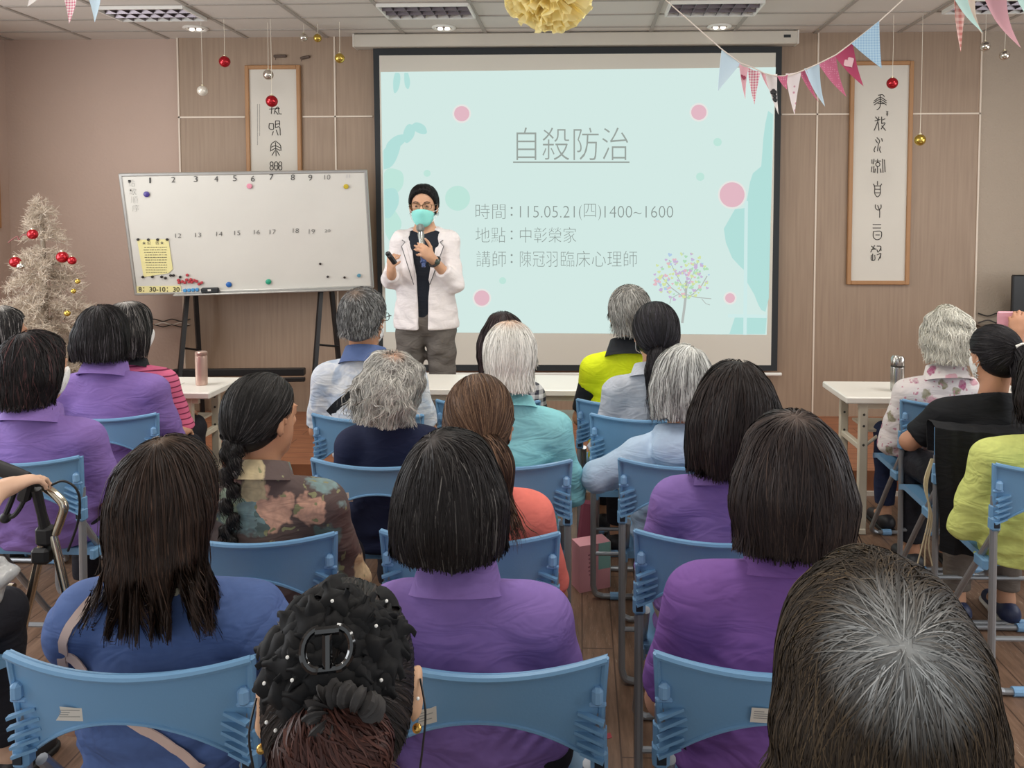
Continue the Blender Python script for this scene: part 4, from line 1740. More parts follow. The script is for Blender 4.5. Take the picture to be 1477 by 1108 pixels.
def stripes(name, c1, c2, freq, duty):
    m, nt, b, oc = node_mat(name, .8)
    sep = N(nt, 'ShaderNodeSeparateXYZ')
    nz = N(nt, 'ShaderNodeTexNoise', i_Scale=5.0)
    nt.links.new(oc, nz.inputs['Vector'])
    nt.links.new(mix(nt, .02, oc, nz.outputs['Color'], 'ADD'), sep.inputs[0])
    a = N(nt, 'ShaderNodeMath', operation='MULTIPLY', i_1=freq)
    nt.links.new(sep.outputs[2], a.inputs[0])
    f = N(nt, 'ShaderNodeMath', operation='FRACT')
    nt.links.new(a.outputs[0], f.inputs[0])
    g = N(nt, 'ShaderNodeMath', operation='LESS_THAN', i_1=duty)
    nt.links.new(f.outputs[0], g.inputs[0])
    nt.links.new(mix(nt, g.outputs[0], c1, c2), b.inputs['Base Color'])
    cloth_bump(nt, b, oc, 9, .35)
    return m


CL = dict(
    purple=plain_cloth('polo_purple', '#886db0', .4),
    purple2=plain_cloth('polo_violet', '#7d579d', .4),
    denim=plain_cloth('denim_blue', '#52689a', .45, vary=.12),
    navy=plain_cloth('knit_navy', '#1d2440', .2),
    aqua=plain_cloth('jacket_aqua', '#8fd3da', .5, .6),
    coral=plain_cloth('top_coral', '#ee7f72', .25),
    pale=plain_cloth('hoodie_pale_blue', '#b9cfe6', .4, .7),
    grey=plain_cloth('shirt_grey', '#b3b8c1', .5, vary=.1),
    neon=plain_cloth('vest_neon', '#e3f01f', .35, .7),
    black=plain_cloth('tee_black', '#1c1d20', .3),
    lime=plain_cloth('blouse_lime', '#cfd67c', .6, vary=.12),
    white=plain_cloth('shirt_white', '#e2e0dc', .4),
    olive=plain_cloth('top_olive', '#70735a', .4),
    dark=plain_cloth('trousers_dark', '#24242b', .3),
    navyp=plain_cloth('trousers_navy', '#262f4c', .3),
    beige=plain_cloth('trousers_beige', '#a89c8c', .3),
    greyp=plain_cloth('trousers_grey', '#6e665f', .4),
    slate=plain_cloth('collar_slate', '#52648f', .3),
    coll=plain_cloth('collar_dark', '#23262b', .3),
    floral=floral('blouse_floral', '#5b4b48', ['#d7a78f', '#b98a80', '#7f9a9a', '#cdbb94', '#5f7370', '#c79a86', '#4b4444', '#8a9c86'], 10, .52, '#8b8b66', 1.9),
    rose=floral('shirt_rose_print', '#e6dedd', ['#b7607a', '#cf96a4', '#a9527a', '#d9b4b6', '#e6dedd', '#8f8a6a'], 15, .36, '#c990a0', .8),
    plaid=pattern('shirt_gingham', '#e4e3e4', 'gingham', '#2f3040', 26),
    stripe=stripes('shirt_pink_stripes', '#e26f95', '#7d2247', 36, .22),
)
m, nt, b, oc = node_mat('shirt_cloudy', .8)
n1 = N(nt, 'ShaderNodeTexNoise', i_Scale=9.0, i_Detail=3.0, i_Distortion=1.0)
nt.links.new(oc, n1.inputs['Vector'])
nt.links.new(ramp(nt, n1.outputs['Fac'], [(.35, '#b3c0d2'), (.5, '#dfe1e3'), (.62, '#c9cfda'), (.75, '#e6e3df')]), b.inputs['Base Color'])
cloth_bump(nt, b, oc, 9, .45)
CL['cloudy'] = m


def waves(seed, amp, zc=None):
    r = np.random.default_rng(seed)
    ks = []
    for i in range(7):
        k = r.normal(size=3) * np.array([1, .5, 1.5])
        k = k / np.linalg.norm(k) * 2 * PI / r.uniform(.05, .16)
        ks.append((k, r.uniform(0, 6), r.uniform(.4, 1)))

    def f(X, Y, Z):
        s = 0
        for k, p, a in ks:
            s = s + a * np.sin(X * k[0] + Y * k[1] + Z * k[2] + p)
        w = 1.0
        if zc is not None:
            w = .35 + np.clip((zc - Z) / .25, 0, 1)
        return (s * w * amp / 2.5).astype(np.float32)
    return f


def folds(seed, amp, bx, zs, half):
    """creases running from the armpits down to the small of the back"""
    r = np.random.default_rng(seed + 100)
    fr, p1, p2, tl = r.uniform(80, 110), r.uniform(0, 6), r.uniform(0, 6), r.uniform(.5, .9)

    def f(X, Y, Z):
        s = 0
        for sg, ph in ((-1, p1), (1, p2)):
            u = (Z - zs + .12) + tl * sg * (X - bx) * -1 + .02 * np.sin(X * 21 + ph)
            m = np.exp(-((X - bx - sg * half * .62) / .075) ** 2 - ((Z - zs + .16) / .075) ** 2)
            s = s + np.sin(u * fr * 1.5 + ph) * m
        low = np.clip((zs - .2 - Z) / .1, 0, 1)
        s = s + .8 * np.sin((Z + .35 * np.abs(X - bx) + .012 * np.sin(X * 30 + p1)) * fr + p2) * low
        return (s * amp).astype(np.float32)
    return f


def hand(F, w, d, pn, ts, curl=.5, k=1.0, r=.0085, spread=.1, thumb=.5):
    """hand from wrist w: fingers along d, palm facing pn, thumb on side ts"""
    w, d, pn = Vector(w), Vector(d).normalized(), Vector(pn)
    pn = (pn - d * pn.dot(d)).normalized()
    ac = d.cross(pn)
    if ac.dot(Vector(ts)) < 0:
        ac = -ac
    B = Matrix((ac, d, pn)).transposed()
    F.add(ell(w + d * .048 * k, (.042 * k, .056 * k, .017 * k), B), .012)
    F.add(cap(w - d * .02 * k, w + d * .03 * k, .025 * k, .027 * k), .015)
    for i, L in enumerate((.066, .076, .071, .055)):
        off = (.029 - i * .0195) * k
        p = w + d * (.088 - (.006 if i in (0, 3) else 0) - (.008 if i == 3 else 0)) * k + ac * off
        fd = (d + ac * (spread * (1.5 - i) * .35)).normalized()
        ang = curl * (1 + .12 * i)
        for j, fr in enumerate((.45, .32, .25)):
            ang_j = ang * (.7 if j == 0 else 1.0)
            fd = (Matrix.Rotation(ang_j, 3, fd.cross(pn).normalized()) @ fd).normalized()
            p2 = p + fd * L * fr * k
            F.add(cap(p, p2, r * (1.08 - .1 * j) * k, r * (.98 - .1 * j) * k), .004 if j == 0 else .003)
            p = p2
    p = w + d * .022 * k + ac * .026 * k + pn * .006 * k
    td = (d * .75 + ac * .8 + pn * .25 * thumb).normalized()
    for j, L in enumerate((.038, .032, .027)):
        p2 = p + td * L * k
        F.add(cap(p, p2, r * (1.45 - .2 * j) * k, r * (1.25 - .2 * j) * k), .008 if j == 0 else .003)
        td = (td + d * .35 + pn * .45 * thumb - ac * .25 * thumb).normalized()
        p = p2


def add_head(F, Hc, R, k, nose=True, ear=0.0):
    """skull, face, ears and neck root, in the frame of the body field"""
    P = lambda pr: xf(pr, R, Hc)
    S = lambda v: tuple(x * k for x in v)
    F.add(P(ell(S((0, -.012, .03)), S((.074, .094, .087)))), .02)
    F.add(P(ell(S((0, .03, -.045)), S((.057, .062, .072)))), .035)
    F.add(P(ell(S((0, .058, -.092)), S((.026, .022, .02)))), .025)
    if nose:
        F.add(P(cap(S((0, .09, .012)), S((0, .108, -.024)), .0075 * k, .0115 * k)), .014)
        F.add(P(ell(S((0, .095, -.03)), S((.017, .012, .009)))), .01)
        F.add(P(ell(S((0, .089, -.058)), S((.022, .009, .0055)))), .008)
        F.add(P(ell(S((0, .088, -.067)), S((.019, .009, .006)))), .008)
        for sx in (-1, 1):
            F.sub(P(ell(S((sx * .031, .094, .008)), S((.017, .012, .010)))), .014)
            F.add(P(ell(S((sx * .031, .0805, .006)), S((.0135, .0115, .0085)))), .004)
            F.add(P(cap(S((sx * .014, .091, .026)), S((sx * .045, .08, .026)), .006 * k)), .012)
    for sx in (-1, 1):
        E = Matrix.Rotation(sx * -.45, 3, 'Z') @ Matrix.Rotation(-.15, 3, 'X')
        F.add(P(ell(S((sx * (.079 + ear), -.004, -.008)), S((.0075 + ear * .4, .019, .031)), E)), .006)
        F.add(P(ell(S((sx * (.076 + ear), .002, -.034)), S((.006, .009, .011)), E)), .006)
        F.sub(P(ell(S((sx * (.087 + ear * 1.4), .0, -.004)), S((.005, .010, .018)), E)), .005)


def strand_mesh(F, V, n, crown, L, width, rng, base, alt, altp, flow=0.8, off=(.0008, .005), steps=9, swirl=0.0, wav=0.0, root=None, tip=None,
                zmin=-9, gdir=(0, 0, -1), jit=.12, part=None, conv=False, stop=None, zspread=.02, flare=0.0):
    """locks lying along the hair volume F; returns verts, quads, colours (all in the head's frame)"""
    nr = F.grad(V)
    ok = np.where(nr[:, 2] > -.55)[0]
    if not len(ok):
        return None
    s = ok[rng.integers(0, len(ok), n)]
    P = V[s] + rng.normal(size=(n, 3)) * F.h * .5
    crown = np.array(crown)
    Ls = rng.uniform(L[0], L[1], n)
    o = rng.uniform(off[0], off[1], n) ** 1.0
    wob = rng.normal(size=(n, 3)) * jit
    ph = rng.uniform(0, 6, n)
    pts, nrm = [], []
    g = np.array(gdir, float)
    prev = None
    zlim = zmin + rng.random(n) ** 2 * zspread
    for i in range(steps + 1):
        N_ = F.grad(P)
        d = F.sample(P)
        hang = (N_[:, 2] < -.35)
        corr = np.where(hang, 0, np.clip(d - o, -.01, .004))
        P = P - N_ * corr[:, None]
        pts.append(P.copy())
        nrm.append(N_.copy())
        r = P - crown
        if part is not None:
            r = r.copy()
            r[:, 1] *= part
        rl = np.linalg.norm(r, axis=1, keepdims=True) + 1e-6
        w = np.clip((rl - .02) / .09, 0, 1) * (0 if conv else flow)
        if conv:
            r = -r
        v = r / rl * (1 - w) + g * w + wob
        if flare:
            v = v + np.stack([np.sign(P[:, 0]) * np.clip((-.06 - P[:, 2]) / .08, 0, 1) * np.abs(P[:, 0]) / .07 * flare, 0 * ph, 0 * ph], 1)
        if swirl:
            v = v + np.cross(N_, r / rl) * swirl
        if wav:
            v = v + np.cross(N_, v) * (wav * np.sin(ph + i * 1.3))[:, None]
        t = v - N_ * np.sum(v * N_, 1, keepdims=True) * np.where(hang, 0, 1)[:, None]
        t /= np.linalg.norm(t, axis=1, keepdims=True) + 1e-6
        if prev is not None:
            t = t * .6 + prev * .4
            t /= np.linalg.norm(t, axis=1, keepdims=True) + 1e-6
        prev = t
        go = P[:, 2] > zlim
        if conv:
            go = go & (rl[:, 0] > .022)
        if stop is not None:
            go = go & (((P - np.array(stop[0])) @ np.array(stop[1])) < .003)
        P = P + t * (Ls / steps * go)[:, None]
    A, Nn = np.array(pts), np.array(nrm)
    T = np.gradient(A, axis=0)
    sd = np.cross(T, Nn)
    sd /= np.linalg.norm(sd, axis=2, keepdims=True) + 1e-9
    sd = sd + Nn * rng.normal(size=(1, n, 1)) * .35
    wd = width * rng.uniform(.6, 1.3, n)[None, :, None] * (np.interp(np.arange(steps + 1) / steps, [0, .15, .75, 1], [.5, 1, .85, .15])[:, None, None])
    Lf, Rt = A - sd * wd, A + sd * wd
    VV = np.stack([Lf, Rt], 2).transpose(1, 0, 2, 3).reshape(-1, 3)          # strand, step, side
    b0 = (np.arange(n) * (steps + 1) * 2)[:, None]
    k = np.arange(steps)[None, :] * 2
    Q = np.stack([b0 + k, b0 + k + 1, b0 + k + 3, b0 + k + 2], 2).reshape(-1, 4)
    m = (rng.random(n) ** (1 / max(altp, 1e-3) - 1 if altp < 1 else 0))[:, None] if altp > 0 else np.zeros((n, 1))
    C = np.array(base)[None] * (1 - m) + np.array(alt)[None] * m
    C = C * rng.uniform(.82, 1.2, n)[:, None]
    C = np.repeat(C[:, None, :], steps + 1, 1)
    if root is not None:
        rc, rad = np.array(root[0]), root[1]
        dist = np.linalg.norm(A - crown[None, None], axis=2).T
        fz = np.clip(1 - dist / rad, 0, 1)[:, :, None] * rng.uniform(.2, 1.0, n)[:, None, None]
        fz = np.clip(fz * 1.8, 0, 1)
        C = C * (1 - fz) + rc[None, None] * fz * rng.uniform(.7, 1.2, n)[:, None, None]
    if tip is not None:
        fz = np.linspace(0, 1, steps + 1)[None, :, None] ** 1.5 * tip[1]
        C = C * (1 - fz) + np.array(tip[0])[None, None] * fz
    C = np.repeat(C[:, :, None, :], 2, 2).reshape(-1, 3)
    return VV, Q, np.concatenate([C, np.ones((len(C), 1))], 1)


def hair(parent, Hc, R, k, sp, h, seed):
    """hair of one head: a soft volume plus locks"""
    rng = np.random.default_rng(seed)
    st = sp['style']
    t = sp.get('t', .012)
    wx, ln = sp.get('wx', .1), sp.get('len', .1)
    lowz = {'long': -.44}.get(st, -.24)
    F = Field((-.19, -.2, lowz), (.19, .15, .2), h)
    top = t
    F.add(ell((0, -.012, .03), (.075 + t * sp.get('tx', 1.0), .096 + t, .088 + top)), .0)
    stop, zl = None, -9
    if st in ('short', 'pony', 'bun', 'braid'):
        F.add(ell((0, -.05, -.018), (.067 + t * .6, .052 + t * .7, .066)), .03)
    if st in ('bob', 'long'):
        F.add(ell((0, -.022, -.05), (wx, .088 + t, .105)), .05)
        F.add(cap((0, -.03, -.04), (0, -.035, -ln + .03), wx * 1.02, wx * sp.get('taper', .92), (1, .8, 1)), .03)
    if st == 'curly':
        F.add(ell((0, -.03, -.03), (wx, .095 + t, .1)), .05)
    if st == 'long':
        F.add(cap((0, -.055, -.05), (.0, -.082, -ln), .074, .07, (1, .45, 1)), .03)
    for pr, kk in sp.get('extra', ()):
        F.add(pr, kk)
    if st == 'short':
        stop = ((0, .065 + sp.get('fringe', 0), .088), (0, .87, -.5))
        F.cut(*stop)
        zl = -sp.get('nape', .075) - .006
        F.cut((0, -.03, -sp.get('nape', .075)), (0, .5, -1))
        for sx in (-1, 1):
            F.sub(ell((sx * .085, .02, -.03), (.03, .026, sp.get('earcut', .046))), .008)
    elif st in ('pony', 'bun', 'braid'):
        stop = ((0, .066, .09), (0, .9, -.42))
        F.cut(*stop)
        zl = -.09
        F.cut((0, -.03, -.07), (0, .6, -1))
        for sx in (-1, 1):
            F.sub(ell((sx * .088, .018, -.028), (.03, .03, .046)), .008)
    elif st == 'curly':
        stop = ((0, .062, .09), (0, .93, -.36))
        F.cut(*stop)
        F.cut((0, -.03, -ln), (0, .25, -1))
        zl = -ln - .012
        F.warp(waves(seed, .009))
        F.warp(waves(seed + 1, .006))
    else:
        stop = ((0, sp.get('face', .06), .085), (0, .96, -.26))
        F.cut(*stop)
        zl = -ln - (.05 if st == 'long' else .014)
        X, Y_, Z = F.ax[0][:, None, None], F.ax[1][None, :, None], F.ax[2][None, None, :]
        rg = sp.get('rag', .007)
        F.D = np.maximum(F.D, -(Z + ln - rg * (np.sin(X * 71 + seed) + .7 * np.sin(X * 163 + Y_ * 90 + 2 * seed)) - sp.get('hemtilt', .12) * (Y_ + .03)).astype(np.float32))
        F.warp(waves(seed, .003))
    V, Q = F.mesh(2)
    base, alt = lin(sp['c'])[:3], lin(sp.get('alt', sp['c']))[:3]
    capc = np.ones((len(V), 4))
    capc[:, :3] = np.array(base) * (1 - sp.get('altp', .1)) * .9 + np.array(alt) * sp.get('altp', .1) * .9
    crown = sp.get('crown', (0, -.05, .11))
    if sp.get('root'):
        rc, rad = np.array(lin(sp['root'][0])[:3]), sp['root'][1]
        dist = np.linalg.norm(V - np.array(crown), axis=1)
        f = np.clip((1 - dist / rad) * 1.2, 0, .8)[:, None]
        capc[:, :3] = capc[:, :3] * (1 - f) + rc * f
    r = strand_mesh(F, V, sp.get('n', 2500), crown, sp.get('L', (.05, .1)), sp.get('w', .0011), rng, base, alt, sp.get('altp', .1),
                    sp.get('flow', .8), sp.get('off', (.0005, .004)), sp.get('steps', 9), sp.get('swirl', 0), sp.get('wav', 0),
                    (lin(sp['root'][0])[:3], sp['root'][1]) if sp.get('root') else None, (lin(sp['tip'][0])[:3], sp['tip'][1]) if sp.get('tip') else None,
                    sp.get('zmin', zl), jit=sp.get('jit', .12), part=sp.get('part'), conv=sp.get('conv', False), stop=stop, zspread=sp.get('zspread', .02), flare=sp.get('flare', 0))
    VV, QQ, CC = r
    A = np.concatenate([V, VV]) * k
    Rn = np.array(R)
    A = A @ Rn.T + np.array(Hc)
    me = mesh_np('hair', A, np.concatenate([Q, QQ + len(V)]), True, np.concatenate([capc, CC]))
    return link('hair', me, M_HAIRM if sp.get('matt') else M_HAIR, parent), F


def collar(parent, Nc, k, m, h=.05, gap=.5, tilt=-.32, r0=.06, r1=.086, name='collar'):
    """folded collar around the neck base Nc, open at the front"""
    q = MB()
    prof = [(r0, -.024), (r0 + .001, h * .5), (r0 + .005, h * .62), (r0 + .012, h * .58), (r1, -h * .62), (r1 + .002, -h * .66), (r1 - .005, -h * .66), (r0 + .008, h * .3)]
    n = 36
    Rt = Matrix.Rotation(tilt, 3, 'X')
    P, Fc = [], []
    for i in range(n + 1):
        th = -PI / 2 + (i / n - .5) * 2 * (PI - gap)
        fr = abs(i / n - .5) * 2
        for rr_, z in prof:
            p = Vector((rr_ * math.cos(th) * 1.05, rr_ * math.sin(th) * .98, z - .012 * fr * fr)) * k
            P.append(Rt @ p + Vector(Nc))
    w = len(prof)
    for i in range(n):
        for j in range(w):
            a, b_ = i * w + j, i * w + (j + 1) % w
            Fc.append((a, b_, b_ + w, a + w))
    Fc.append(tuple(range(w))[::-1])
    Fc.append(tuple(n * w + j for j in range(w)))
    q.add(P, Fc)
    return q.build(name, m, parent, sharp=60)


def rear_y(F, x, z):
    """rear surface of a field along +y"""
    ys = F.ax[1]
    P = np.stack([np.full(len(ys), x), ys, np.full(len(ys), z)], 1)
    d = F.sample(P)
    i = np.argmax(d < 0)
    return float(ys[i]) if (d < 0).any() else .03


def front_y(F, x, z):
    ys = F.ax[1][::-1]
    P = np.stack([np.full(len(ys), x), ys, np.full(len(ys), z)], 1)
    d = F.sample(P)
    i = np.argmax(d < 0)
    return float(ys[i]) if (d < 0).any() else .1


def strap(parent, F, pts, w, m, name='bag_strap', off=.008):
    """flat strap over the back of a garment, through (x,z) points"""
    P = [Vector((x, 0, z)) for x, z in pts]
    P = bez(P, 6)
    P = [Vector((p.x, rear_y(F, p.x, p.z) - off, p.z)) for p in P]
    for _ in range(2):
        for i in range(1, len(P) - 1):
            P[i].y = min(P[i].y, (P[i - 1].y + P[i].y + P[i + 1].y) / 3)
    q = MB()
    V, Fc = [], []
    for i, p in enumerate(P):
        t = (P[min(i + 1, len(P) - 1)] - P[max(i - 1, 0)]).normalized()
        sd = t.cross(Vector((0, -1, 0))).normalized() * w / 2
        for a, dy in ((-1, 0), (1, 0), (1, .003), (-1, .003)):
            V.append(p + sd * a + Vector((0, dy - .003, 0)))
    for i in range(len(P) - 1):
        for j in range(4):
            Fc.append((i * 4 + j, i * 4 + (j + 1) % 4, i * 4 + 4 + (j + 1) % 4, i * 4 + 4 + j))
    q.add(V, Fc)
    return q.build(name, m, parent, sharp=50)


def face_mask(parent, Hc, R, k, c='#e6e6e4'):
    F = Field((-.1, -.02, -.13), (.1, .14, .03), .006)
    F.add(ell((0, .032, -.045), (.061, .07, .07)), .0)
    F.add(ell((0, .085, -.02), (.03, .034, .04)), .03)
    F.sub(ell((0, .028, -.045), (.057, .064, .068)), .004)
    F.cut((0, .03, 0), (0, -1, .1))
    F.cut((0, .1, -.006), (0, -.3, 1))
    F.cut((0, 0, -.105), (0, 0, -1))
    V, Q = F.mesh(1)
    Rn = np.array(R)
    o = link('face_mask', mesh_np('face_mask', (V * k) @ Rn.T + np.array(Hc), Q), mat('mask_' + c, c, .7), parent)
    q = MB()
    for sx in (-1, 1):
        for z0 in (-.03, -.075):
            q.tube([R @ (Vector(p) * k) + Vector(Hc) for p in bez([(sx * .058, .045, z0), (sx * .076, .02, z0 * .7 - .008), (sx * .085, -.014, -.012 + (z0 + .03) * .3)], 4)], .0018, 5)
    q.build('ear_loop', mat('loop_white', '#e9e9e6', .6), o)
    return o


def glasses(parent, Hc, R, k, m):
    q = MB()
    T = lambda p: R @ (Vector(p) * k) + Vector(Hc)
    for sx in (-1, 1):
        q.tube([T((sx * .033 + .0255 * math.copysign(abs(math.cos(a)) ** .6, math.cos(a)), .101 - .004 * abs(math.cos(a)), .006 + .0165 * math.copysign(abs(math.sin(a)) ** .6, math.sin(a)))) for a in [2 * PI * i / 20 for i in range(20)]], .0016, 6, closed=True)
        q.tube([T(p) for p in [(sx * .056, .096, .012), (sx * .074, .085, .012), (sx * .083, .0, .01), (sx * .082, -.02, -.005)]], .0018, 6)
    q.tube([T(p) for p in [(-.008, .101, .01), (0, .105, .012), (.008, .101, .01)]], .0016, 6)
    return q.build('glasses', m, parent)


def smooth_field(F, name, m, parent, relax=2):
    V, Q = F.mesh(relax)
    return link(name, mesh_np(name, V, Q), m, parent)


SHOE = {}


def shoe(parent, x, y, rz, m, sole):
    if 'v' not in SHOE:
        F = Field((-.06, -.08, 0), (.06, .21, .12), .006)
        F.add(cap((0, -.035, .045), (0, .14, .03), .036, .033, (1, 1, 1)), .0)
        F.add(cap((0, -.03, .05), (0, .02, .07), .036, .03), .03)
        F.cut((0, 0, .008), (0, 0, -1))
        F.cut((0, -.02, .095), (0, 0, 1))
        SHOE['v'] = F.mesh(2)
        G = Field((-.07, -.09, -.01), (.07, .21, .04), .006)
        G.add(cap((0, -.036, .012), (0, .142, .012), .042, .040, (1, 1, 1)), 0)
        G.cut((0, 0, .001), (0, 0, -1))
        G.cut((0, 0, .02), (0, 0, 1))
        SHOE['s'] = G.mesh(1)
        SHOE['mv'], SHOE['ms'] = mesh_np('shoe', *SHOE['v']), mesh_np('sole', *SHOE['s'])
    key = m.name
    if key not in SHOE:
        a, b_ = SHOE['mv'].copy(), SHOE['ms'].copy()
        a.materials.append(m)
        b_.materials.append(sole)
        SHOE[key] = (a, b_)
    a, b_ = SHOE[key]
    o = link('shoe', a, None, parent, (x, y, 0), (0, 0, rz))
    link('sole', b_, None, o)
    return o


def seated(label, cx_, cy_, rz, hx, ztop, sp, hy=.115, hyaw=0.0, hpit=-.05, hrol=0.0, k=1.1, sw=.40, girth=1.0, shirt='purple', sleeve=.75, coll=None, pants='dark',
           shoes='#26262a', h=.009, seed=1, sk=SK, arms=None, mask=False, lean=0.0, zw=.45, extra=None, neck=.05, hood=False, amp=.0035, legs=True, ccol=None, trap=0.0, ndz=0.0, ear=0.0):
    """a person on a chair whose back stands at cx_, cy_ (facing +y before the turn rz)"""
    Hc = Vector((hx, hy, ztop - .118 * k - sp.get('t', .012) * k * .9))
    R = Matrix.Rotation(hyaw, 3, 'Z') @ Matrix.Rotation(hpit, 3, 'X') @ Matrix.Rotation(hrol, 3, 'Y')
    Nz = Hc.z - .148 * k + ndz
    bx = hx * .6
    Nk = Vector((bx + (hx - bx) * .5, hy - .022 - lean, Nz))
    zs = Nz - .1
    half = sw / 2
    S = {s: Vector((bx + s * (half - .064), Nk.y + .024, zs)) for s in (-1, 1)}
    El = {s: Vector((bx + s * (half + .002), .17, zs - .25)) for s in (-1, 1)}
    Wr = {s: Vector((s * .11, .40, .615)) for s in (-1, 1)}
    fdir = {s: Vector((-s * .25, 1, -.15)) for s in (-1, 1)}
    pn = {s: Vector((0, 0, -1)) for s in (-1, 1)}
    if arms:
        for s, (e, w_, fd, pp) in arms.items():
            El[s], Wr[s], fdir[s], pn[s] = Vector(e), Vector(w_), Vector(fd), Vector(pp)
    hipy = .155
    kn = {s: Vector((s * .095, .50, .515)) for s in (-1, 1)}
    an = {s: Vector((s * .10, .50, .085)) for s in (-1, 1)}
    lox, hix = min(-half - .1, Wr[-1].x - .12, El[-1].x - .12, hx - .16), max(half + .1, Wr[1].x + .12, El[1].x + .12, hx + .16)
    hiy = max(.72, Wr[1].y + .2, Wr[-1].y + .2)
    # skin ------------------------------------------------------------
    F = Field((lox, -.12, .0 if legs else .4), (hix, hiy, ztop + .05), h)
    add_head(F, Hc, R, k, ear=ear)
    F.add(cap(Nk + Vector((0, .022, -.06)), R @ (Vector((0, -.022, -.05)) * k) + Hc, (neck + .004) * k, neck * k), .02)
    F.add(cap((bx * .3, hipy - .005, .56), (bx, Nk.y + .06, zs - .16), .12 * girth, .12 * girth, (1, .58, 1)), .03)
    F.add(cap(S[-1], S[1], .036), .05)
    F.add(cap((bx, Nk.y + .04, zs - .12), Nk + Vector((0, .018, -.07)), .09, .046, (1, .6, 1)), .03)
    for s in (-1, 1):
        F.add(cap(S[s], El[s], .043, .038), .03)
        F.add(cap(El[s], Wr[s], .038, .026), .02)
        hand(F, Wr[s], fdir[s], pn[s], (-s, .2, 0) if not arms else (-s, .3, .3), .45, 1.0, max(.0088, h * 1.02))
        if legs:
            F.add(cap((s * .085, hipy, .53), kn[s], .066, .052), .03)
            F.add(cap(kn[s], an[s], .05, .032), .02)
            F.add(cap(an[s], an[s] + Vector((0, .1, -.045)), .033, .028), .02)
    body = smooth_field(F, 'person', skin(sk), None)
    body.location = (cx_, cy_, 0)
    body.rotation_euler = (0, 0, rz)
    tag(body, label, 'person')
    body['group'] = 'seated audience seen from behind'
    # shirt -----------------------------------------------------------
    G = Field((lox, -.12, zw - .03), (hix, .62, Nz + .12), h)
    g = girth
    G.add(cap((bx * .2, hipy - .015, zw + .05), (bx * .6, hipy - .03, zs - .22), .158 * g, .152 * g, (1, .7, 1)), 0)
    G.add(cap((bx * .6, hipy - .03, zs - .24), (bx, Nk.y + .035, zs - .1), .15 * g, .142 * (.5 + .5 * g) * sw / .4, (1, .66, 1)), .06)
    G.add(cap(S[-1], S[1], .056), .05)
    for s in (-1, 1):
        G.add(cap(Nk + Vector((s * .02, .012, -.025)), S[s] + Vector((0, 0, .004)), .056 * k, .056), .03)
    G.add(cap((bx, Nk.y + .03, zs - .07), Nk + Vector((0, .012, -.01)), .115 + trap, .062 * k, (1, .72, 1)), .05)
    G.add(cap(Nk + Vector((0, .016, -.09)), Nk + Vector((0, .006, .0)), .075 * k, .066 * k), .03)
    for s in (-1, 1):
        r0, r1 = .066, .058
        if sleeve <= 1:
            e = S[s] + (El[s] - S[s]) * sleeve
            dr = (El[s] - S[s]).normalized()
            G.add(cap(S[s], e + dr * .05, r0, r1, end=(e, dr)), .035)
        else:
            G.add(cap(S[s], El[s], r0, r1 - .004), .035)
            e = El[s] + (Wr[s] - El[s]) * min(1, sleeve - 1)
            dr = (Wr[s] - El[s]).normalized()
            G.add(cap(El[s], e + dr * .04, r1 - .004, .043, end=(e, dr)), .025)
    if hood:
        G.add(ell(Nk + Vector((0, -.062, -.045)), (.125, .06, .085)), .018)
        G.add(cap(Nk + Vector((-.07, -.02, .01)), Nk + Vector((.07, -.02, .01)), .04), .03)
    G.warp(waves(seed, amp * 1.2, zs - .05))
    G.warp(folds(seed, .0048, bx, zs, half))
    G.cut((0, 0, zw), (0, 0, -1))
    G.cut(Nk + Vector((0, -.05, .018 + (.03 if hood else 0))), (0, .42, 1))
    sm = CL[shirt] if isinstance(shirt, str) else shirt
    shirt_o = smooth_field(G, 'shirt' if not hood else 'hooded_jacket', sm, body)
    if coll:
        collar(body, Nk + Vector((0, .004, .012)), k * coll.get('k', 1.0), CL[coll.get('m', shirt)], coll.get('h', .05), coll.get('gap', .5), coll.get('tilt', -.3), .058, coll.get('r1', .088))
    # trousers, shoes --------------------------------------------------
    if legs:
        T = Field((-.24, -.02, .08), (.24, .62, .68), max(h, .010))
        T.add(cap((-.06, hipy - .01, .535), (.06, hipy - .01, .535), .1 * g, None, (1, .95, .8)), 0)
        for s in (-1, 1):
            T.add(cap((s * .085, hipy, .535), kn[s], .083, .068), .03)
            T.add(cap(kn[s], an[s] + Vector((0, 0, .06)), .066, .052, end=(an[s] + Vector((0, 0, .05)), (0, 0, -1))), .02)
        T.warp(waves(seed + 5, .003))
        smooth_field(T, 'trousers', CL[pants], body)
        for s in (-1, 1):
            shoe(body, an[s].x, an[s].y - .0, -s * .06, mat('shoe_' + shoes, shoes, .5), mat('sole_' + ('light' if shoes != '#26262a' else 'dark'), '#d6d0c6' if shoes != '#26262a' else '#1d1c1c', .6))
    ho, HF = hair(body, Hc, R, k, sp, sp.get('h', h * .8), seed)
    if mask:
        face_mask(body, Hc, R, k)
    if extra:
        extra(body, dict(Hc=Hc, R=R, k=k, N=Nk, G=G, S=S, zs=zs, El=El, Wr=Wr, HF=HF))
    return body


def chair_and(label, cx_, cy_, clabel, stick=None, rz=0.0, **kw):
    chair(cx_, cy_, rz, clabel, stick)
    return seated(label, cx_, cy_, rz, **kw)

BLK, BLK2, BRN = '#1f1b1b', '#2a2423', '#4a3324'


def T_(e):
    """head-frame to body-frame"""
    return lambda p: e['R'] @ (Vector(p) * e['k']) + e['Hc']


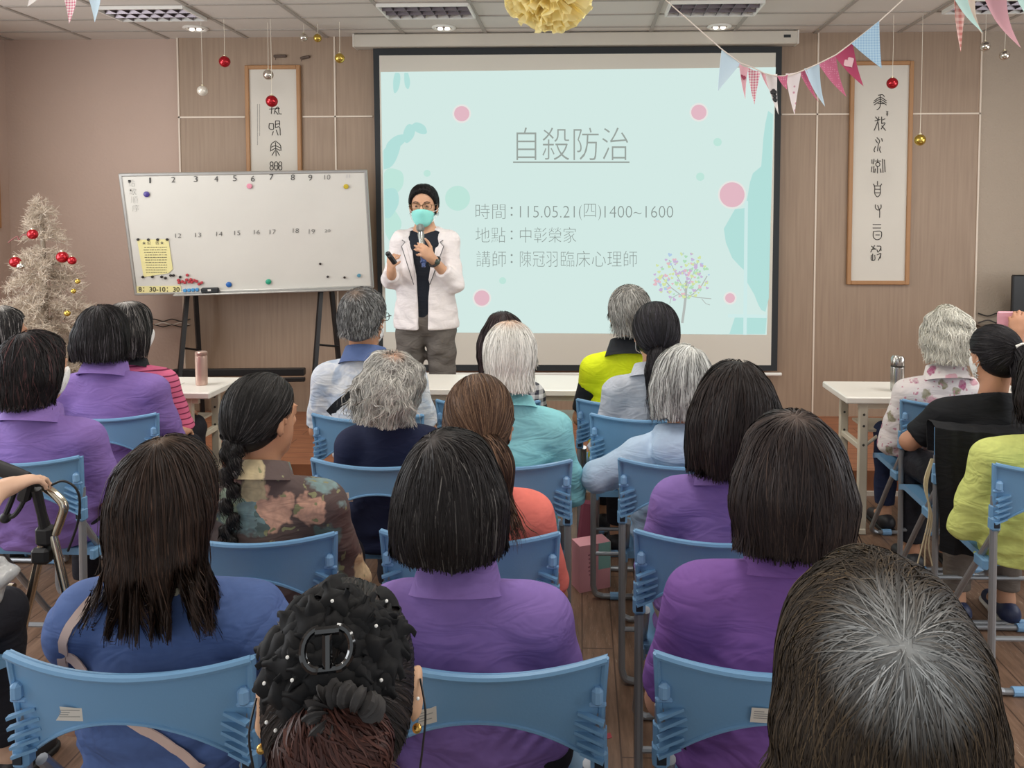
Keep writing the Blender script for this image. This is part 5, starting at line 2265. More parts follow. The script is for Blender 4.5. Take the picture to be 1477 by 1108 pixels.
# ------------------------------------------------ nearest row
def bun_extras(body, e):
    T = T_(e)
    rr = random.Random(2)
    R = e['R']
    q = MB()
    ctr = Vector((0, -.085, .075))
    mid = Vector((0, -.012, .03))
    for k in range(120):
        d = (Vector((rr.gauss(0, .42), -.72 + rr.gauss(0, .26), .62 + rr.gauss(0, .3)))).normalized()
        if d.z < .02 or d.y > .25:
            continue
        base_ = mid + Vector((d.x * .086, d.y * .107, d.z * .100))
        away = (base_ - ctr)
        tng = (away - d * away.dot(d))
        tng = tng.normalized() if tng.length > 1e-4 else d.orthogonal().normalized()
        tng = (Matrix.Rotation(rr.uniform(-1.7, 1.7), 3, d) @ tng)
        dr = (tng + d * rr.uniform(.05, .3)).normalized()
        a = dr.cross(d).normalized()
        b_ = dr.cross(a)
        L, wd = rr.uniform(.035, .055), rr.uniform(.011, .019)
        cu = rr.uniform(-.016, .012)

        def f(u, v):
            s_ = (u - .5) * 2
            w_ = wd * math.sin(min(1, v * 1.1 + .15) * PI * .93)
            return T(base_ + dr * (L * v) - d * ((L * v) ** 2 / .11) + a * (s_ * w_) + b_ * (cu * v * v + .006 * s_ * s_ + .003 * math.sin(v * 9 + k))), R @ b_
        q.grid(f, 4, 6)
    q.build('ruffle', mat('ruffle_black', '#0c0c0e', .7, spec=.25), body, sharp=120)
    q = MB()
    bb = MB()
    for k in range(14):
        d = Vector((rr.uniform(-.8, .8), -rr.uniform(.35, .9), rr.uniform(-.3, .9))).normalized()
        bb.ball(T(mid + Vector((d.x * .09, d.y * .112, d.z * .105)) + d * .006), .002, 8, 6)
    bb.build('bead', mat('bead_white', '#f2f0ea', .2), body)
    c = T((-.004, -.118, .098))
    for sx in (-1, 1):
        pts = [c + R @ (Vector((sx * (.009 + .016 * math.sin(a)), -.004 + .006 * math.cos(a), .019 * math.cos(a)))) for a in [PI * i / 10 for i in range(11)]]
        q.tube(pts, .0042, 8)
    q.tube([c + R @ Vector((-.012, -.006, .019)), c + R @ Vector((.012, -.006, .019))], .005, 8)
    q.tube([c + R @ Vector((-.012, -.006, -.019)), c + R @ Vector((.012, -.006, -.019))], .005, 8)
    q.tube([c + R @ Vector((0, -.008, -.017)), c + R @ Vector((0, -.008, .017))], .0055, 8)
    o = q.build('claw_clip', mat('clip_black', '#0f1012', .12, coat=.6), body)
    o['label'] = 'glossy black claw clip'
    q = MB()
    c = T((.012, -.13, .04))
    pts, rs = [], []
    for i in range(110):
        a = 2 * PI * i / 110
        pts.append(c + R @ Vector((math.cos(a) * .028, -.010 * math.sin(a * 2), math.sin(a) * .018)))
        rs.append(.0105 + .003 * math.sin(i * .8) + .002 * math.sin(i * 1.7))
    q.tube(pts, rs, 10, closed=True)
    q.build('scrunchie', mat('scrunchie_grey', '#2b2827', .7), body)
    rng = np.random.default_rng(3)
    F = Field((-.12, -.24, -.14), (.12, -.03, .08), .006)
    for sx in (-1, 1):
        F.add(ell((sx * .02, -.118, -.006), (.032, .034, .036)), .015)
    F.add(ell((0, -.115, .012), (.036, .032, .028)), .015)
    F.warp(waves(4, .004))
    V, Q = F.mesh(2)
    c1, c2 = lin('#3a2420')[:3], lin('#5c3a32')[:3]
    r = strand_mesh(F, V, 1500, (0, -.10, .04), (.03, .07), .0011, rng, c1, c2, .3, .3, (.001, .007), 9, .6, .3, jit=.25)
    A = np.concatenate([V, r[0]]) * e['k'] @ np.array(R).T + np.array(e['Hc'])
    col = np.ones((len(V), 4))
    col[:, :3] = c1
    link('hair_bun', mesh_np('hair_bun', A, np.concatenate([Q, r[1] + len(V)]), True, np.concatenate([col, r[2]])), M_HAIR, body)
    for sx in (-1, 1):
        q = MB()
        q.tube(bez([T((sx * .088, -.012, .01)), T((sx * .093, -.026, -.02)), T((sx * .09, -.018, -.06)), T((sx * .086, .0, -.1))], 5), .0014, 5)
        q.build('earphone_cord', mat('cord_black', '#1b1a1c', .5), body)
    for sx in (-1, 1):
        q = MB()
        q.ball(T((sx * .084, -.004, -.048)), .006, 10, 7)
        q.build('earring', mat('earring_gold', '#c9a055', .25, .8), body)


chair_and('person with shiny black hair pinned up in a ruffled black bun with a claw clip', -.287, .77, 'blue folding chair under the person with the claw-clipped bun, below the picture edge', None, 0,
          hx=.0, ztop=1.215, hyaw=.24, hpit=-.12, k=1.06, ear=.005, sw=.40, shirt='olive', h=.007, seed=11, sk='#cda281', neck=.05,
          sp=dict(style='bun', c='#1c1918', alt='#4a403c', altp=.12, n=5000, L=(.08, .16), w=.0009, h=.005, t=.005, crown=(0, -.10, .06), conv=True, steps=10, off=(.0003, .002), jit=.06), extra=bun_extras)
chair_and('person with a round brown crop, grey at the crown, nearest at lower right', .30, .63, 'blue folding chair under the person with the grey-crowned crop, below the picture edge', None, 0,
          hx=-.012, ztop=1.318, hyaw=.0, hpit=-.12, k=.96, sw=.44, shirt='grey', h=.007, seed=12, sk='#b98663',
          sp=dict(style='bob', c='#2a231d', alt='#574836', altp=.25, extra=((ell((0, -.025, .045), (.088, .098, .072)), .02),), n=17000, L=(.1, .19), w=.00065, h=.0045, t=.016, wx=.094, len=.115, taper=.68, crown=(-.008, -.098, .075), flow=.7, root=('#b4b5b3', .078), steps=11, off=(.0003, .004), jit=.16, matt=True, face=.07))


# ------------------------------------------------ second row
def denim_extras(body, e):
    N_, G = e['N'], e['G']
    strap(body, G, [(-.125, N_.z - .035), (-.165, N_.z - .1), (-.185, N_.z - .18), (-.175, .77), (-.11, .73), (-.03, .69), (.06, .63), (.12, .57)], .018, mat('strap_pink', '#dcc0b4', .6))
    for dz in (0, .008):
        strap(body, G, [(-.2, N_.z - .175 - dz), (-.08, N_.z - .2 - dz), (.08, N_.z - .225 - dz), (.19, N_.z - .255 - dz)], .0028, mat('stitch_navy', '#35487a', .8), 'seam', .001)
    q = MB()
    for i in range(26):
        a = -PI / 2 + (i - 12.5) / 12.5 * 1.5
        c = N_ + Vector((.084 * e['k'] * math.cos(a), .01 + .08 * e['k'] * math.sin(a), -.005))
        q.ball(c, .0085, 8, 6, (1, .6, 1.1))
    q.build('lace_collar', mat('lace_cream', '#cfc6ae', .8), body)
    for s in (-1, 1):
        F = Field((s * .17 - .12, .0, e['zs'] - .16), (s * .17 + .12, .3, e['zs'] + .1), .008)
        F.add(ell(e['S'][s] + Vector((s * .022, .0, -.03)), (.07, .072, .08)), 0)
        F.warp(lambda X, Y, Z: (.0025 * np.sin(X * 160 + Y * 120) * np.clip((Z - e['zs'] + .02) * 20, 0, 1)).astype(np.float32))
        F.cut(e['S'][s] + Vector((-s * .045, 0, 0)), (-s, 0, 0))
        smooth_field(F, 'puff_sleeve', CL['denim'], body)


chair_and('person with long straight brown hair in a denim blue jacket with pink strap', -.865, 1.427, 'blue folding chair with a torn white sticker, under the person in the denim jacket', (-.40, .28, .062, .03, -.08, True), 0,
          hx=.01, ztop=1.20, hyaw=.0, hpit=-.06, k=1.03, sw=.47, girth=1.12, shirt='denim', sleeve=.8, h=.0075, seed=21, amp=.0045,
          sp=dict(style='long', c='#261d19', alt='#4a372d', altp=.25, n=14000, L=(.14, .40), w=.0009, h=.006, t=.008, wx=.074, len=.12, taper=1.0, rag=.028, flare=.35, crown=(0, -.03, .128), flow=.9, steps=15, off=(.0003, .006), jit=.06, part=.5,
                  root=('#6d5a4b', .035), zmin=-.22, zspread=.13), extra=denim_extras)
chair_and('person in a purple polo with a straight black bob, middle of the second row', -.19, 1.451, 'blue folding chair with a torn paper scrap, behind the middle purple polo', (-.42, .25, .05, .035, .25, True), 0,
          hx=-.08, ztop=1.214, hyaw=.05, hpit=-.05, k=1.07, sw=.43, girth=1.1, shirt='purple', sleeve=.85, coll=dict(h=.055, k=.98), h=.0075, seed=22, amp=.004,
          sp=dict(style='bob', c=BLK, alt='#6e6a66', altp=.05, n=8000, L=(.08, .2), w=.0010, h=.006, t=.018, wx=.103, len=.07, taper=.94, crown=(-.03, -.045, .125), flow=.85, steps=11, off=(.0003, .004), jit=.12, root=('#4a4543', .05), hemtilt=.3))
chair_and('person in a violet polo with a full dark brown bob, second row by the aisle', .383, 1.47, 'blue folding chair with a neat white label, behind the violet polo right of the aisle', (-.16, .2, .052, .03, -.08, False), 0,
          hx=.05, ztop=1.255, hyaw=-.03, hpit=-.1, k=1.05, sw=.46, girth=1.15, shirt='purple2', sleeve=.9, coll=dict(h=.055, k=.98), h=.0075, seed=23, amp=.0035,
          sp=dict(style='bob', c='#272020', alt='#42352f', altp=.2, n=8500, L=(.1, .22), w=.0010, h=.006, t=.022, wx=.109, len=.10, taper=.92, crown=(.0, -.05, .13), flow=.85, steps=11, off=(.0003, .005), jit=.12, root=('#6b5d56', .05)))


# ------------------------------------------------ third row
def braid_extras(body, e):
    T, R, k = T_(e), e['R'], e['k']
    F = Field((-.28, -.12, .66), (.1, .2, e['Hc'].z + .03), .006)
    A = T((.012, -.088, -.045))
    path = bez([A, A + Vector((-.012, -.02, -.05)), Vector((A.x - .02, rear_y(e['G'], A.x - .02, e['zs'] - .02) - .022, e['zs'] - .02)), Vector((A.x - .024, rear_y(e['G'], A.x - .02, e['zs'] - .12) - .02, e['zs'] - .13)),
                Vector((A.x - .02, rear_y(e['G'], A.x - .02, e['zs'] - .25) - .016, .72))], 8)
    n = 20
    tot = len(path) - 1
    for i in range(n):
        u = i / (n - 1) * tot
        a = int(min(tot - 1, math.floor(u)))
        p = path[a].lerp(path[a + 1], u - a)
        s = 1 if i % 2 else -1
        r = 1 - .5 * (i / n) ** 1.6
        B = Matrix.Rotation(s * .6, 3, 'Y')
        F.add(ell(p + Vector((s * .0115 * r, 0, 0)), (.0185 * r, .017 * r, .026 * r), B), .003)
    V, Q = F.mesh(1)
    rng = np.random.default_rng(9)
    b1, b2 = lin('#1b1918')[:3], lin('#4b4644')[:3]
    r = strand_mesh(F, V, 2200, (0, 0, 2), (.02, .045), .0008, rng, b1, b2, .2, 1.0, (.0003, .002), 7, .5, 0, jit=.2)
    col = np.ones((len(V), 4))
    col[:, :3] = b1
    link('braid', mesh_np('braid', np.concatenate([V, r[0]]), np.concatenate([Q, r[1] + len(V)]), True, np.concatenate([col, r[2]])), M_HAIR, body)
    q = MB()
    q.tube([T((.047, -.088, .035)), T((.055, -.084, .022)), T((.062, -.078, .008))], .0028, 6)
    q.build('hair_pin', mat('pin_steel', '#b9b9b9', .2, 1), body)


def low_tail(c, path, rad, tie=None, n=1500, alt='#5d5049', wav=.0, tiecol='#5e1f33'):
    def fn(body, e):
        T, R, k = T_(e), e['R'], e['k']
        lo = np.min(np.array(path), 0) - .07
        hi = np.max(np.array(path), 0) + .07
        F = Field(lo, hi, .006)
        P = bez(path, 5)
        m = len(P) - 1
        for i in range(m):
            r0 = np.interp(i / m, np.linspace(0, 1, len(rad)), rad)
            r1 = np.interp((i + 1) / m, np.linspace(0, 1, len(rad)), rad)
            F.add(cap(P[i], P[i + 1], r0, r1), .008)
        F.warp(waves(len(path) + 3, .003))
        V, Q = F.mesh(1)
        rng = np.random.default_rng(8)
        b1, b2 = lin(c)[:3], lin(alt)[:3]
        d = (P[-1] - P[0]).normalized()
        r = strand_mesh(F, V, n, P[0], (.05, .14), .001, rng, b1, b2, .2, .9, (.0005, .006), 9, 0, wav, gdir=tuple(d), jit=.1)
        col = np.ones((len(V), 4))
        col[:, :3] = b1
        A = np.concatenate([V, r[0]]) * k @ np.array(R).T + np.array(e['Hc'])
        link('ponytail', mesh_np('ponytail', A, np.concatenate([Q, r[1] + len(V)]), True, np.concatenate([col, r[2]])), M_HAIR, body)
        if tie is not None:
            ax = (P[3] - P[0]).normalized()
            a = ax.orthogonal().normalized()
            b_ = ax.cross(a)
            q = MB()
            q.tube([T(Vector(tie[0]) + (a * math.cos(t) + b_ * math.sin(t)) * tie[1]) for t in [2 * PI * i / 24 for i in range(24)]], tie[2], 8, closed=True)
            q.build('hair_tie', mat('tie_' + tiecol, tiecol, .6), body)
    return fn


chair_and('person with a long black braid in a dark floral blouse, turned to the right', -.892, 2.01, 'blue folding chair behind the floral blouse, seen right of the long brown hair', None, 0,
          hx=-.01, ztop=1.218, hyaw=-.5, hpit=-.05, k=1.02, sw=.45, girth=1.12, shirt='floral', sleeve=1.5, coll=dict(h=.04, k=1.0), h=.0085, seed=31, sk='#c08f6f',
          sp=dict(style='braid', c='#1b1918', alt='#5a5654', altp=.1, n=4500, L=(.08, .18), w=.001, h=.006, t=.010, crown=(.012, -.088, -.045), conv=True, steps=10, off=(.0003, .002), jit=.05), extra=braid_extras)
chair_and('person in a coral top, brown hair tied low with a dark red band', -.298, 2.031, 'blue folding chair behind the coral top, in front of the middle purple polo', None, 0,
          hx=.01, ztop=1.212, hyaw=-.08, hpit=-.12, k=1.1, sw=.42, girth=1.08, shirt='coral', sleeve=.9, coll=None, h=.0085, seed=32, sk='#c2906f', amp=.002,
          sp=dict(style='pony', c='#3f2b20', alt='#80634c', altp=.3, n=5000, L=(.08, .2), w=.0011, h=.006, t=.016, tx=.8, crown=(.03, -.09, -.03), conv=True, steps=10, off=(.0003, .002), jit=.05),
          extra=low_tail('#34241c', [(.03, -.088, -.03), (.06, -.11, -.06), (.078, -.11, -.10), (.075, -.10, -.145)], [.03, .036, .03, .016], ((.052, -.104, -.052), .03, .009), 1500, '#7a5d48'))
chair_and('person in a purple polo whose dark brown bob flicks out at the ends', .384, 2.055, 'blue folding chair left and behind the purple polo with the flicked bob', None, 0,
          hx=.05, ztop=1.25, hyaw=-.1, hpit=-.08, hrol=.05, k=1.1, sw=.42, girth=1.08, shirt='purple', sleeve=.9, coll=dict(h=.055, k=1.1), h=.0085, seed=33, pants='beige', shoes='#d9cfc6',
          sp=dict(style='bob', c='#221c1b', alt='#3d322e', altp=.18, n=6000, L=(.1, .24), w=.0011, h=.007, t=.018, wx=.108, len=.125, taper=1.04, crown=(0, -.03, .13), flow=.88, steps=11, off=(.0003, .007), jit=.1))

# ------------------------------------------------ fourth row
chair_and('person in a purple polo with layered black hair, left edge, before the rollator', -2.0, 2.632, 'blue folding chair behind the purple polo at the left edge, next to the rollator', None, 0,
          hx=-.01, ztop=1.24, hyaw=-.28, hpit=-.05, k=1.08, sw=.47, girth=1.15, shirt='purple', sleeve=.9, coll=dict(h=.05, k=1.1), h=.009, seed=41, mask=True,
          sp=dict(style='bob', c='#1d1a1b', alt='#5c3e3e', altp=.08, n=4500, L=(.07, .17), w=.0012, h=.007, t=.015, wx=.092, len=.1, taper=.75, face=.05, crown=(0, -.05, .125), flow=.8, steps=10, off=(.0003, .007), jit=.2))
chair_and('person with fluffy grey curls thinning at the crown, in a navy top', -.70, 2.637, 'blue folding chair behind the navy top, sticker at its lower left', (-.50, .12, .05, .034, .0, False), 0,
          hx=.01, ztop=1.165, hyaw=-.15, hpit=-.16, hrol=.1, k=1.08, ndz=.055, sw=.40, girth=1.0, shirt='navy', sleeve=1.4, coll=None, h=.009, seed=42, sk='#c79b80', amp=.002,
          sp=dict(style='curly', c='#8f8c86', alt='#d5d2ca', altp=.5, n=6500, L=(.05, .13), w=.0012, h=.007, t=.012, wx=.086, len=.09, crown=(.01, -.055, .12), flow=.6, steps=11, off=(.0, .016), jit=.35, wav=.5, matt=True, root=('#c59a80', .05)))
chair_and('person with straight white hair in an aqua jacket, facing the speaker', -.273, 2.652, 'blue folding chair behind the aqua jacket', None, 0,
          hx=.015, ztop=1.28, hyaw=.02, hpit=-.1, k=1.06, sw=.45, girth=1.1, shirt='aqua', sleeve=1.8, coll=dict(h=.03, k=1.05, gap=.3), h=.009, seed=43, sk='#c99d82', amp=.0055,
          sp=dict(style='short', c='#bdbab2', alt='#efece4', altp=.6, n=6000, L=(.06, .15), w=.0012, h=.006, t=.013, nape=.092, crown=(0, -.03, .125), flow=.9, steps=10, off=(.0003, .006), jit=.13, root=('#d8b9a2', .07), matt=True))
chair_and('person with a streaky grey bob in a pale blue hooded jacket, left elbow out', .371, 2.675, 'blue folding chair behind the pale blue hooded jacket', None, 0,
          hx=.0, ztop=1.19, hyaw=-.1, hpit=-.15, k=1.1, sw=.44, girth=1.1, shirt='pale', sleeve=1.9, hood=True, h=.009, seed=44, pants='greyp', shoes='#b9b0ae', amp=.005, trap=.01,
          arms={-1: ((-.315, .13, .70), (-.14, .36, .64), (.4, 1, -.1), (0, 0, -1)), 1: ((.23, .17, .70), (.11, .40, .615), (-.25, 1, -.15), (0, 0, -1))},
          sp=dict(style='bob', c='#4d4b4a', alt='#dadcd8', altp=.5, n=5000, L=(.08, .18), w=.0013, h=.007, t=.016, wx=.098, len=.08, taper=.98, crown=(.02, -.03, .125), flow=.85, steps=10, off=(.0003, .008), jit=.12, root=('#e6e6e0', .12)))


# ------------------------------------------------ fifth and sixth rows
def strap_extras(body, e):
    N_ = e['N']
    strap(body, e['G'], [(.12, N_.z - .03), (.075, 1.03), (.01, .97), (-.06, .91), (-.14, .85), (-.19, .80)], .038, mat('strap_black', '#17181a', .6))
    glasses(body, e['Hc'], e['R'], e['k'], mat('glasses_dark', '#2e2a28', .3))


chair_and('person with short greying hair in a cloudy white polo with black strap', -.914, 3.25, 'blue folding chair behind the cloudy white polo', None, 0,
          hx=-.05, ztop=1.35, hyaw=-.25, hpit=-.05, k=1.12, sw=.50, girth=1.1, shirt='cloudy', sleeve=.9, coll=dict(m='slate', h=.05, k=1.08), h=.009, seed=51, sk='#b98564', mask=True, amp=.005,
          sp=dict(style='short', c='#3c3a39', alt='#a5a5a3', altp=.35, n=5500, L=(.012, .032), w=.0010, h=.006, t=.010, nape=.07, crown=(0, -.07, .10), flow=.6, steps=6, off=(.0003, .005), jit=.2, matt=True, root=('#7b6a5e', .05)), extra=strap_extras)
chair_and('person in a grey shirt with long black hair in a low ponytail', .279, 3.292, 'blue folding chair behind the grey shirt, nearer of two beside the neon vest', None, 0,
          hx=.05, ztop=1.287, hyaw=.12, hpit=-.05, k=1.1, sw=.42, girth=1.0, shirt='grey', sleeve=1.6, coll=dict(h=.04, k=1.05), h=.0095, seed=52, amp=.005, mask=True,
          sp=dict(style='pony', c='#1d1b1d', alt='#44414a', altp=.12, n=4000, L=(.08, .18), w=.0012, h=.007, t=.018, crown=(0, -.09, -.05), conv=True, steps=10, off=(.0003, .002), jit=.05),
          extra=low_tail('#1d1b1d', [(.0, -.085, -.05), (-.015, -.12, -.085), (-.03, -.125, -.14), (-.018, -.12, -.20), (-.002, -.11, -.26)], [.026, .036, .034, .03, .01], None, 1200, '#3a363a', .4))
chair_and('person in a purple polo with a glossy black bob, left group behind the pink stripes', -2.06, 3.23, 'blue folding chair with a white card, behind the purple polo with the glossy black bob', (-.62, .25, .03, .05, .25, False), 0,
          hx=-.07, ztop=1.27, hyaw=-.12, hpit=-.05, k=1.02, sw=.49, girth=1.2, shirt='purple', sleeve=.95, coll=dict(h=.05, k=1.15), h=.0095, seed=53, amp=.005,
          sp=dict(style='bob', c='#1c191a', alt='#565256', altp=.1, n=4500, L=(.08, .2), w=.0012, h=.007, t=.016, wx=.108, len=.085, taper=1.0, crown=(0, -.04, .125), flow=.88, steps=10, off=(.0003, .006), jit=.1))
chair_and('person in a pink top with maroon stripes and black bob, near the left table', -2.224, 3.60, 'blue folding chair behind the pink striped top', None, 0,
          hx=-.01, ztop=1.246, hyaw=-.35, hpit=-.05, k=1.1, sw=.44, girth=1.1, shirt='stripe', sleeve=1.0, coll=dict(m='coll', h=.035, k=1.0), h=.0095, seed=54, mask=True,
          sp=dict(style='bob', c='#1d1b1c', alt='#8b8784', altp=.15, n=3500, L=(.08, .2), w=.0013, h=.007, t=.014, wx=.1, len=.095, taper=.95, crown=(0, -.03, .125), flow=.88, steps=10, off=(.0003, .005), jit=.1, root=('#b9b5b0', .06)))
chair_and('person in a black and white gingham shirt, mostly hidden behind the white hair', -.43, 3.52, 'blue folding chair with a white sticker, beside the gingham shirt', (-.62, .25, .05, .03, 0, False), 0,
          hx=.06, ztop=1.212, hyaw=0, hpit=-.05, k=1.1, sw=.43, girth=1.0, shirt='plaid', sleeve=.95, h=.0095, seed=55, sk='#d0a488',
          sp=dict(style='bob', c='#2a2122', alt='#5d4a4c', altp=.12, n=3000, L=(.1, .22), w=.0013, h=.007, t=.015, wx=.102, len=.13, taper=.98, crown=(0, -.03, .125), flow=.9, steps=10, off=(.0003, .004), jit=.06))


def vest_extras(body, e):
    for s in (-1, 1):
        F = Field((s * .24 - .13, -.0, .62), (s * .24 + .13, .34, 1.12), .009)
        a, b_ = e['S'][s], e['El'][s]
        d = (b_ - a).normalized()
        F.add(cap(a + (b_ - a) * .2, b_, .06, .055, end=(a + (b_ - a) * .85, d)), 0)
        smooth_field(F, 'sleeve', CL['coll'], body)


chair_and('person with neat grey hair in a neon yellow vest with a dark collar', .219, 3.56, 'blue folding chair behind the neon yellow vest', None, 0,
          hx=.01, ztop=1.337, hyaw=.15, hpit=-.03, k=1.1, sw=.45, girth=1.12, shirt='neon', sleeve=.35, coll=dict(m='coll', h=.055, k=1.1, r1=.092), h=.0095, seed=56, sk='#c18f6c', pants='dark',
          sp=dict(style='short', c='#55524e', alt='#b5b3ac', altp=.5, n=4500, L=(.03, .08), w=.0012, h=.006, t=.014, nape=.08, crown=(.0, -.06, .11), flow=.6, steps=8, off=(.0003, .006), jit=.15, matt=True, swirl=.3), extra=vest_extras)
seated('person with black bob and glossy crown seen in profile at the left edge', -2.86, 3.62, 0, hx=-.04, ztop=1.218, hyaw=-.6, hpit=-.08, k=1.1, sw=.42, shirt='white', sleeve=.9, h=.010, seed=57,
       sp=dict(style='bob', c='#1d1b1c', alt='#b5b3b0', altp=.12, n=3000, L=(.08, .2), w=.0013, h=.007, t=.014, wx=.098, len=.09, taper=.95, crown=(0, -.03, .125), flow=.88, steps=10, off=(.0003, .005), jit=.1, root=('#b9b5b0', .06)))  # pale root tint paints the gloss of the crown into the black hair
chair(-2.86, 3.62, 0, 'blue folding chair under the person seen in profile at the left edge')
seated('person with plain dark hair cut off by the left edge, before the christmas tree', -2.66, 3.12, 0, hx=.0, ztop=1.255, hyaw=0, hpit=-.05, k=1.1, sw=.42, shirt='purple', sleeve=.9, h=.010, seed=58,
       sp=dict(style='bob', c='#211e1f', alt='#4a4648', altp=.1, n=3000, L=(.08, .2), w=.0013, h=.007, t=.014, wx=.102, len=.10, taper=.95, crown=(0, -.03, .125), flow=.88, steps=10, off=(.0003, .005), jit=.1))
chair(-2.66, 3.12, 0, 'blue folding chair under the plain dark head at the left edge')

# ------------------------------------------------ group at the right
chair_and('person with white curls in a white shirt printed with pink flowers, at the right table', 1.72, 3.60, 'blue folding chair with a white label, behind the flower-printed shirt', (.02, .3, .075, .036, 0, False), 0,
          hx=.02, ztop=1.222, hyaw=.1, hpit=-.08, k=1.1, sw=.45, girth=1.12, shirt='rose', sleeve=1.7, coll=dict(h=.05, k=1.08), h=.009, seed=61, pants='navyp', mask=True, zw=.42,
          sp=dict(style='curly', c='#b9b6aa', alt='#e9e6da', altp=.5, n=5500, L=(.04, .1), w=.0013, h=.007, t=.014, wx=.09, len=.085, crown=(0, -.04, .12), flow=.55, steps=10, off=(.0, .014), jit=.35, wav=.5, matt=True))


def white_clip(body, e):
    T = T_(e)
    low_tail('#1b191b', [(.02, -.10, .03), (.025, -.145, .01), (.01, -.15, -.06), (-.005, -.14, -.12), (-.012, -.125, -.17)], [.02, .042, .042, .03, .008], None, 1200, '#3c383c')(body, e)
    q = MB()
    q.tube(bez([T((-.012, -.132, .045)), T((.01, -.142, .054)), T((.035, -.14, .05))], 5), .0065, 8)
    q.build('hair_clip', mat('clip_white', '#eceae2', .4), body)


chair_and('person in a black t-shirt with a black ponytail held by a white clip', 1.662, 3.12, 'blue folding chair with a black jacket over its back', None, 0,
          hx=.05, ztop=1.215, hyaw=.25, hpit=-.12, k=1.02, sw=.47, girth=1.15, shirt='black', sleeve=.8, h=.009, seed=62, sk='#c08d70', mask=True, pants='dark',
          arms={-1: ((-.255, .19, .70), (-.13, .40, .64), (.3, 1, 0), (0, 0, -1)), 1: ((.255, .19, .70), (.12, .42, .64), (-.3, 1, 0), (0, 0, -1))},
          sp=dict(style='pony', c='#1b191b', alt='#413d41', altp=.12, n=3500, L=(.08, .18), w=.0012, h=.007, t=.013, crown=(.02, -.10, .03), conv=True, steps=9, off=(.0003, .002), jit=.05), extra=white_clip)
chair_and('person in a yellow-green blouse, head outside the right edge', 1.649, 2.66, 'blue folding chair behind the yellow-green blouse at the right edge', (-.30, .3, .07, .04, 0, False), 0,
          hx=.02, ztop=1.20, k=1.1, sw=.5, girth=1.25, shirt='lime', sleeve=1.15, h=.009, seed=63, pants='greyp', shoes='#27304f', amp=.006, zw=.42,
          sp=dict(style='bob', c=BLK2, n=2000, L=(.08, .2), w=.0013, h=.008, t=.014, wx=.1, len=.09, crown=(0, -.03, .125), flow=.88))
seated('person in white holding up a pink phone at the right edge', 2.27, 3.50, 0, hx=.0, ztop=1.22, k=1.1, sw=.44, shirt='white', sleeve=.7, h=.009, seed=64, sk='#c08d70', pants='navyp',
       arms={-1: ((-.20, .22, .90), (-.145, .30, 1.075), (.05, .25, 1), (.5, .85, 0)), 1: ((.2, .24, .86), (.02, .36, 1.04), (-.05, .25, 1), (-.6, .8, 0))},
       sp=dict(style='bob', c=BLK2, n=2000, L=(.08, .2), w=.0013, h=.008, t=.014, wx=.1, len=.09, crown=(0, -.03, .125), flow=.88))
chair(2.27, 3.50, 0, 'blue folding chair under the person holding a pink phone')
t = thing('phone', 'pink cased phone held up at the right edge', 'phone', (2.105, 3.88, 1.12))
q = MB()
q.box((0, 0, 0), (.08, .012, .15), bev=.006)
q.build('case', mat('phone_pink', '#e0a3b0', .4), t)
q = MB()
q.box((0, .0065, 0), (.07, .002, .14))
q.build('display', M_BLACK, t, smooth=False)
# left edge, beside the rollator
seated('person at the left edge in black trousers, hand on the rollator grip', -1.80, 1.62, -.05, hx=.0, ztop=1.23, k=1.1, sw=.44, shirt='white', sleeve=.85, h=.009, seed=65, sk='#d9b196', pants='dark',
       arms={1: ((.27, .16, .84), (.165, .43, .90), (.35, .9, .1), (0, -.15, -1)), -1: ((-.25, .17, .72), (-.1, .4, .63), (.25, 1, -.1), (0, 0, -1))},
       sp=dict(style='bob', c=BLK2, n=2000, L=(.08, .2), w=.0013, h=.008, t=.014, wx=.1, len=.09, crown=(0, -.03, .125), flow=.88))
chair(-1.80, 1.62, -.05, 'blue folding chair under the person with a hand on the rollator')

# ------------------------------------------------ things with the audience
# black jacket over a chair back
q = MB()


def jk(u, v):
    x = (u - .5) * .50 * (1 + .05 * math.sin(v * 5))
    s = v * 1.0
    if s < .12:
        y, z = .022 - .0, .70 + s
    elif s < .2:
        a = (s - .12) / .08 * PI
        y, z = -.012 + .034 * math.cos(a), .82 + .012 * math.sin(a)
    else:
        y, z = -.066 - .02 * math.sin((s - .2) * 3), .82 - (s - .2) * .62
    uu = (u - .5) * 2
    bulge = -.030 * (1 - uu * uu)
    f_ = .010 * math.sin(u * 23 + v * 3) * min(1, max(0, (s - .25) * 3)) + .006 * math.sin(u * 41 + 1)
    return Vector((x, y + bulge + f_, z + .012 * uu * uu)), Vector((0, -1, 0))


q.grid(jk, 36, 34, .006)
jo = tag(q.build('jacket', plain_cloth('jacket_black', '#18191c', .3), loc=(1.662, 3.12, 0)), 'black jacket hanging over the chair back of the ponytailed person in black', 'jacket')
q = MB()
for k in range(3):
    q.tube(bez([(-.262 - .004 * k, -.05, .70), (-.29 - .006 * k, -.065, .6), (-.285 + .006 * k, -.075, .48), (-.305 + .012 * k, -.07, .36), (-.32 + .03 * k, -.06, .27)], 5), .0032, 6)
q.build('drawstring', mat('string_cream', '#cdbf9f', .7), jo)
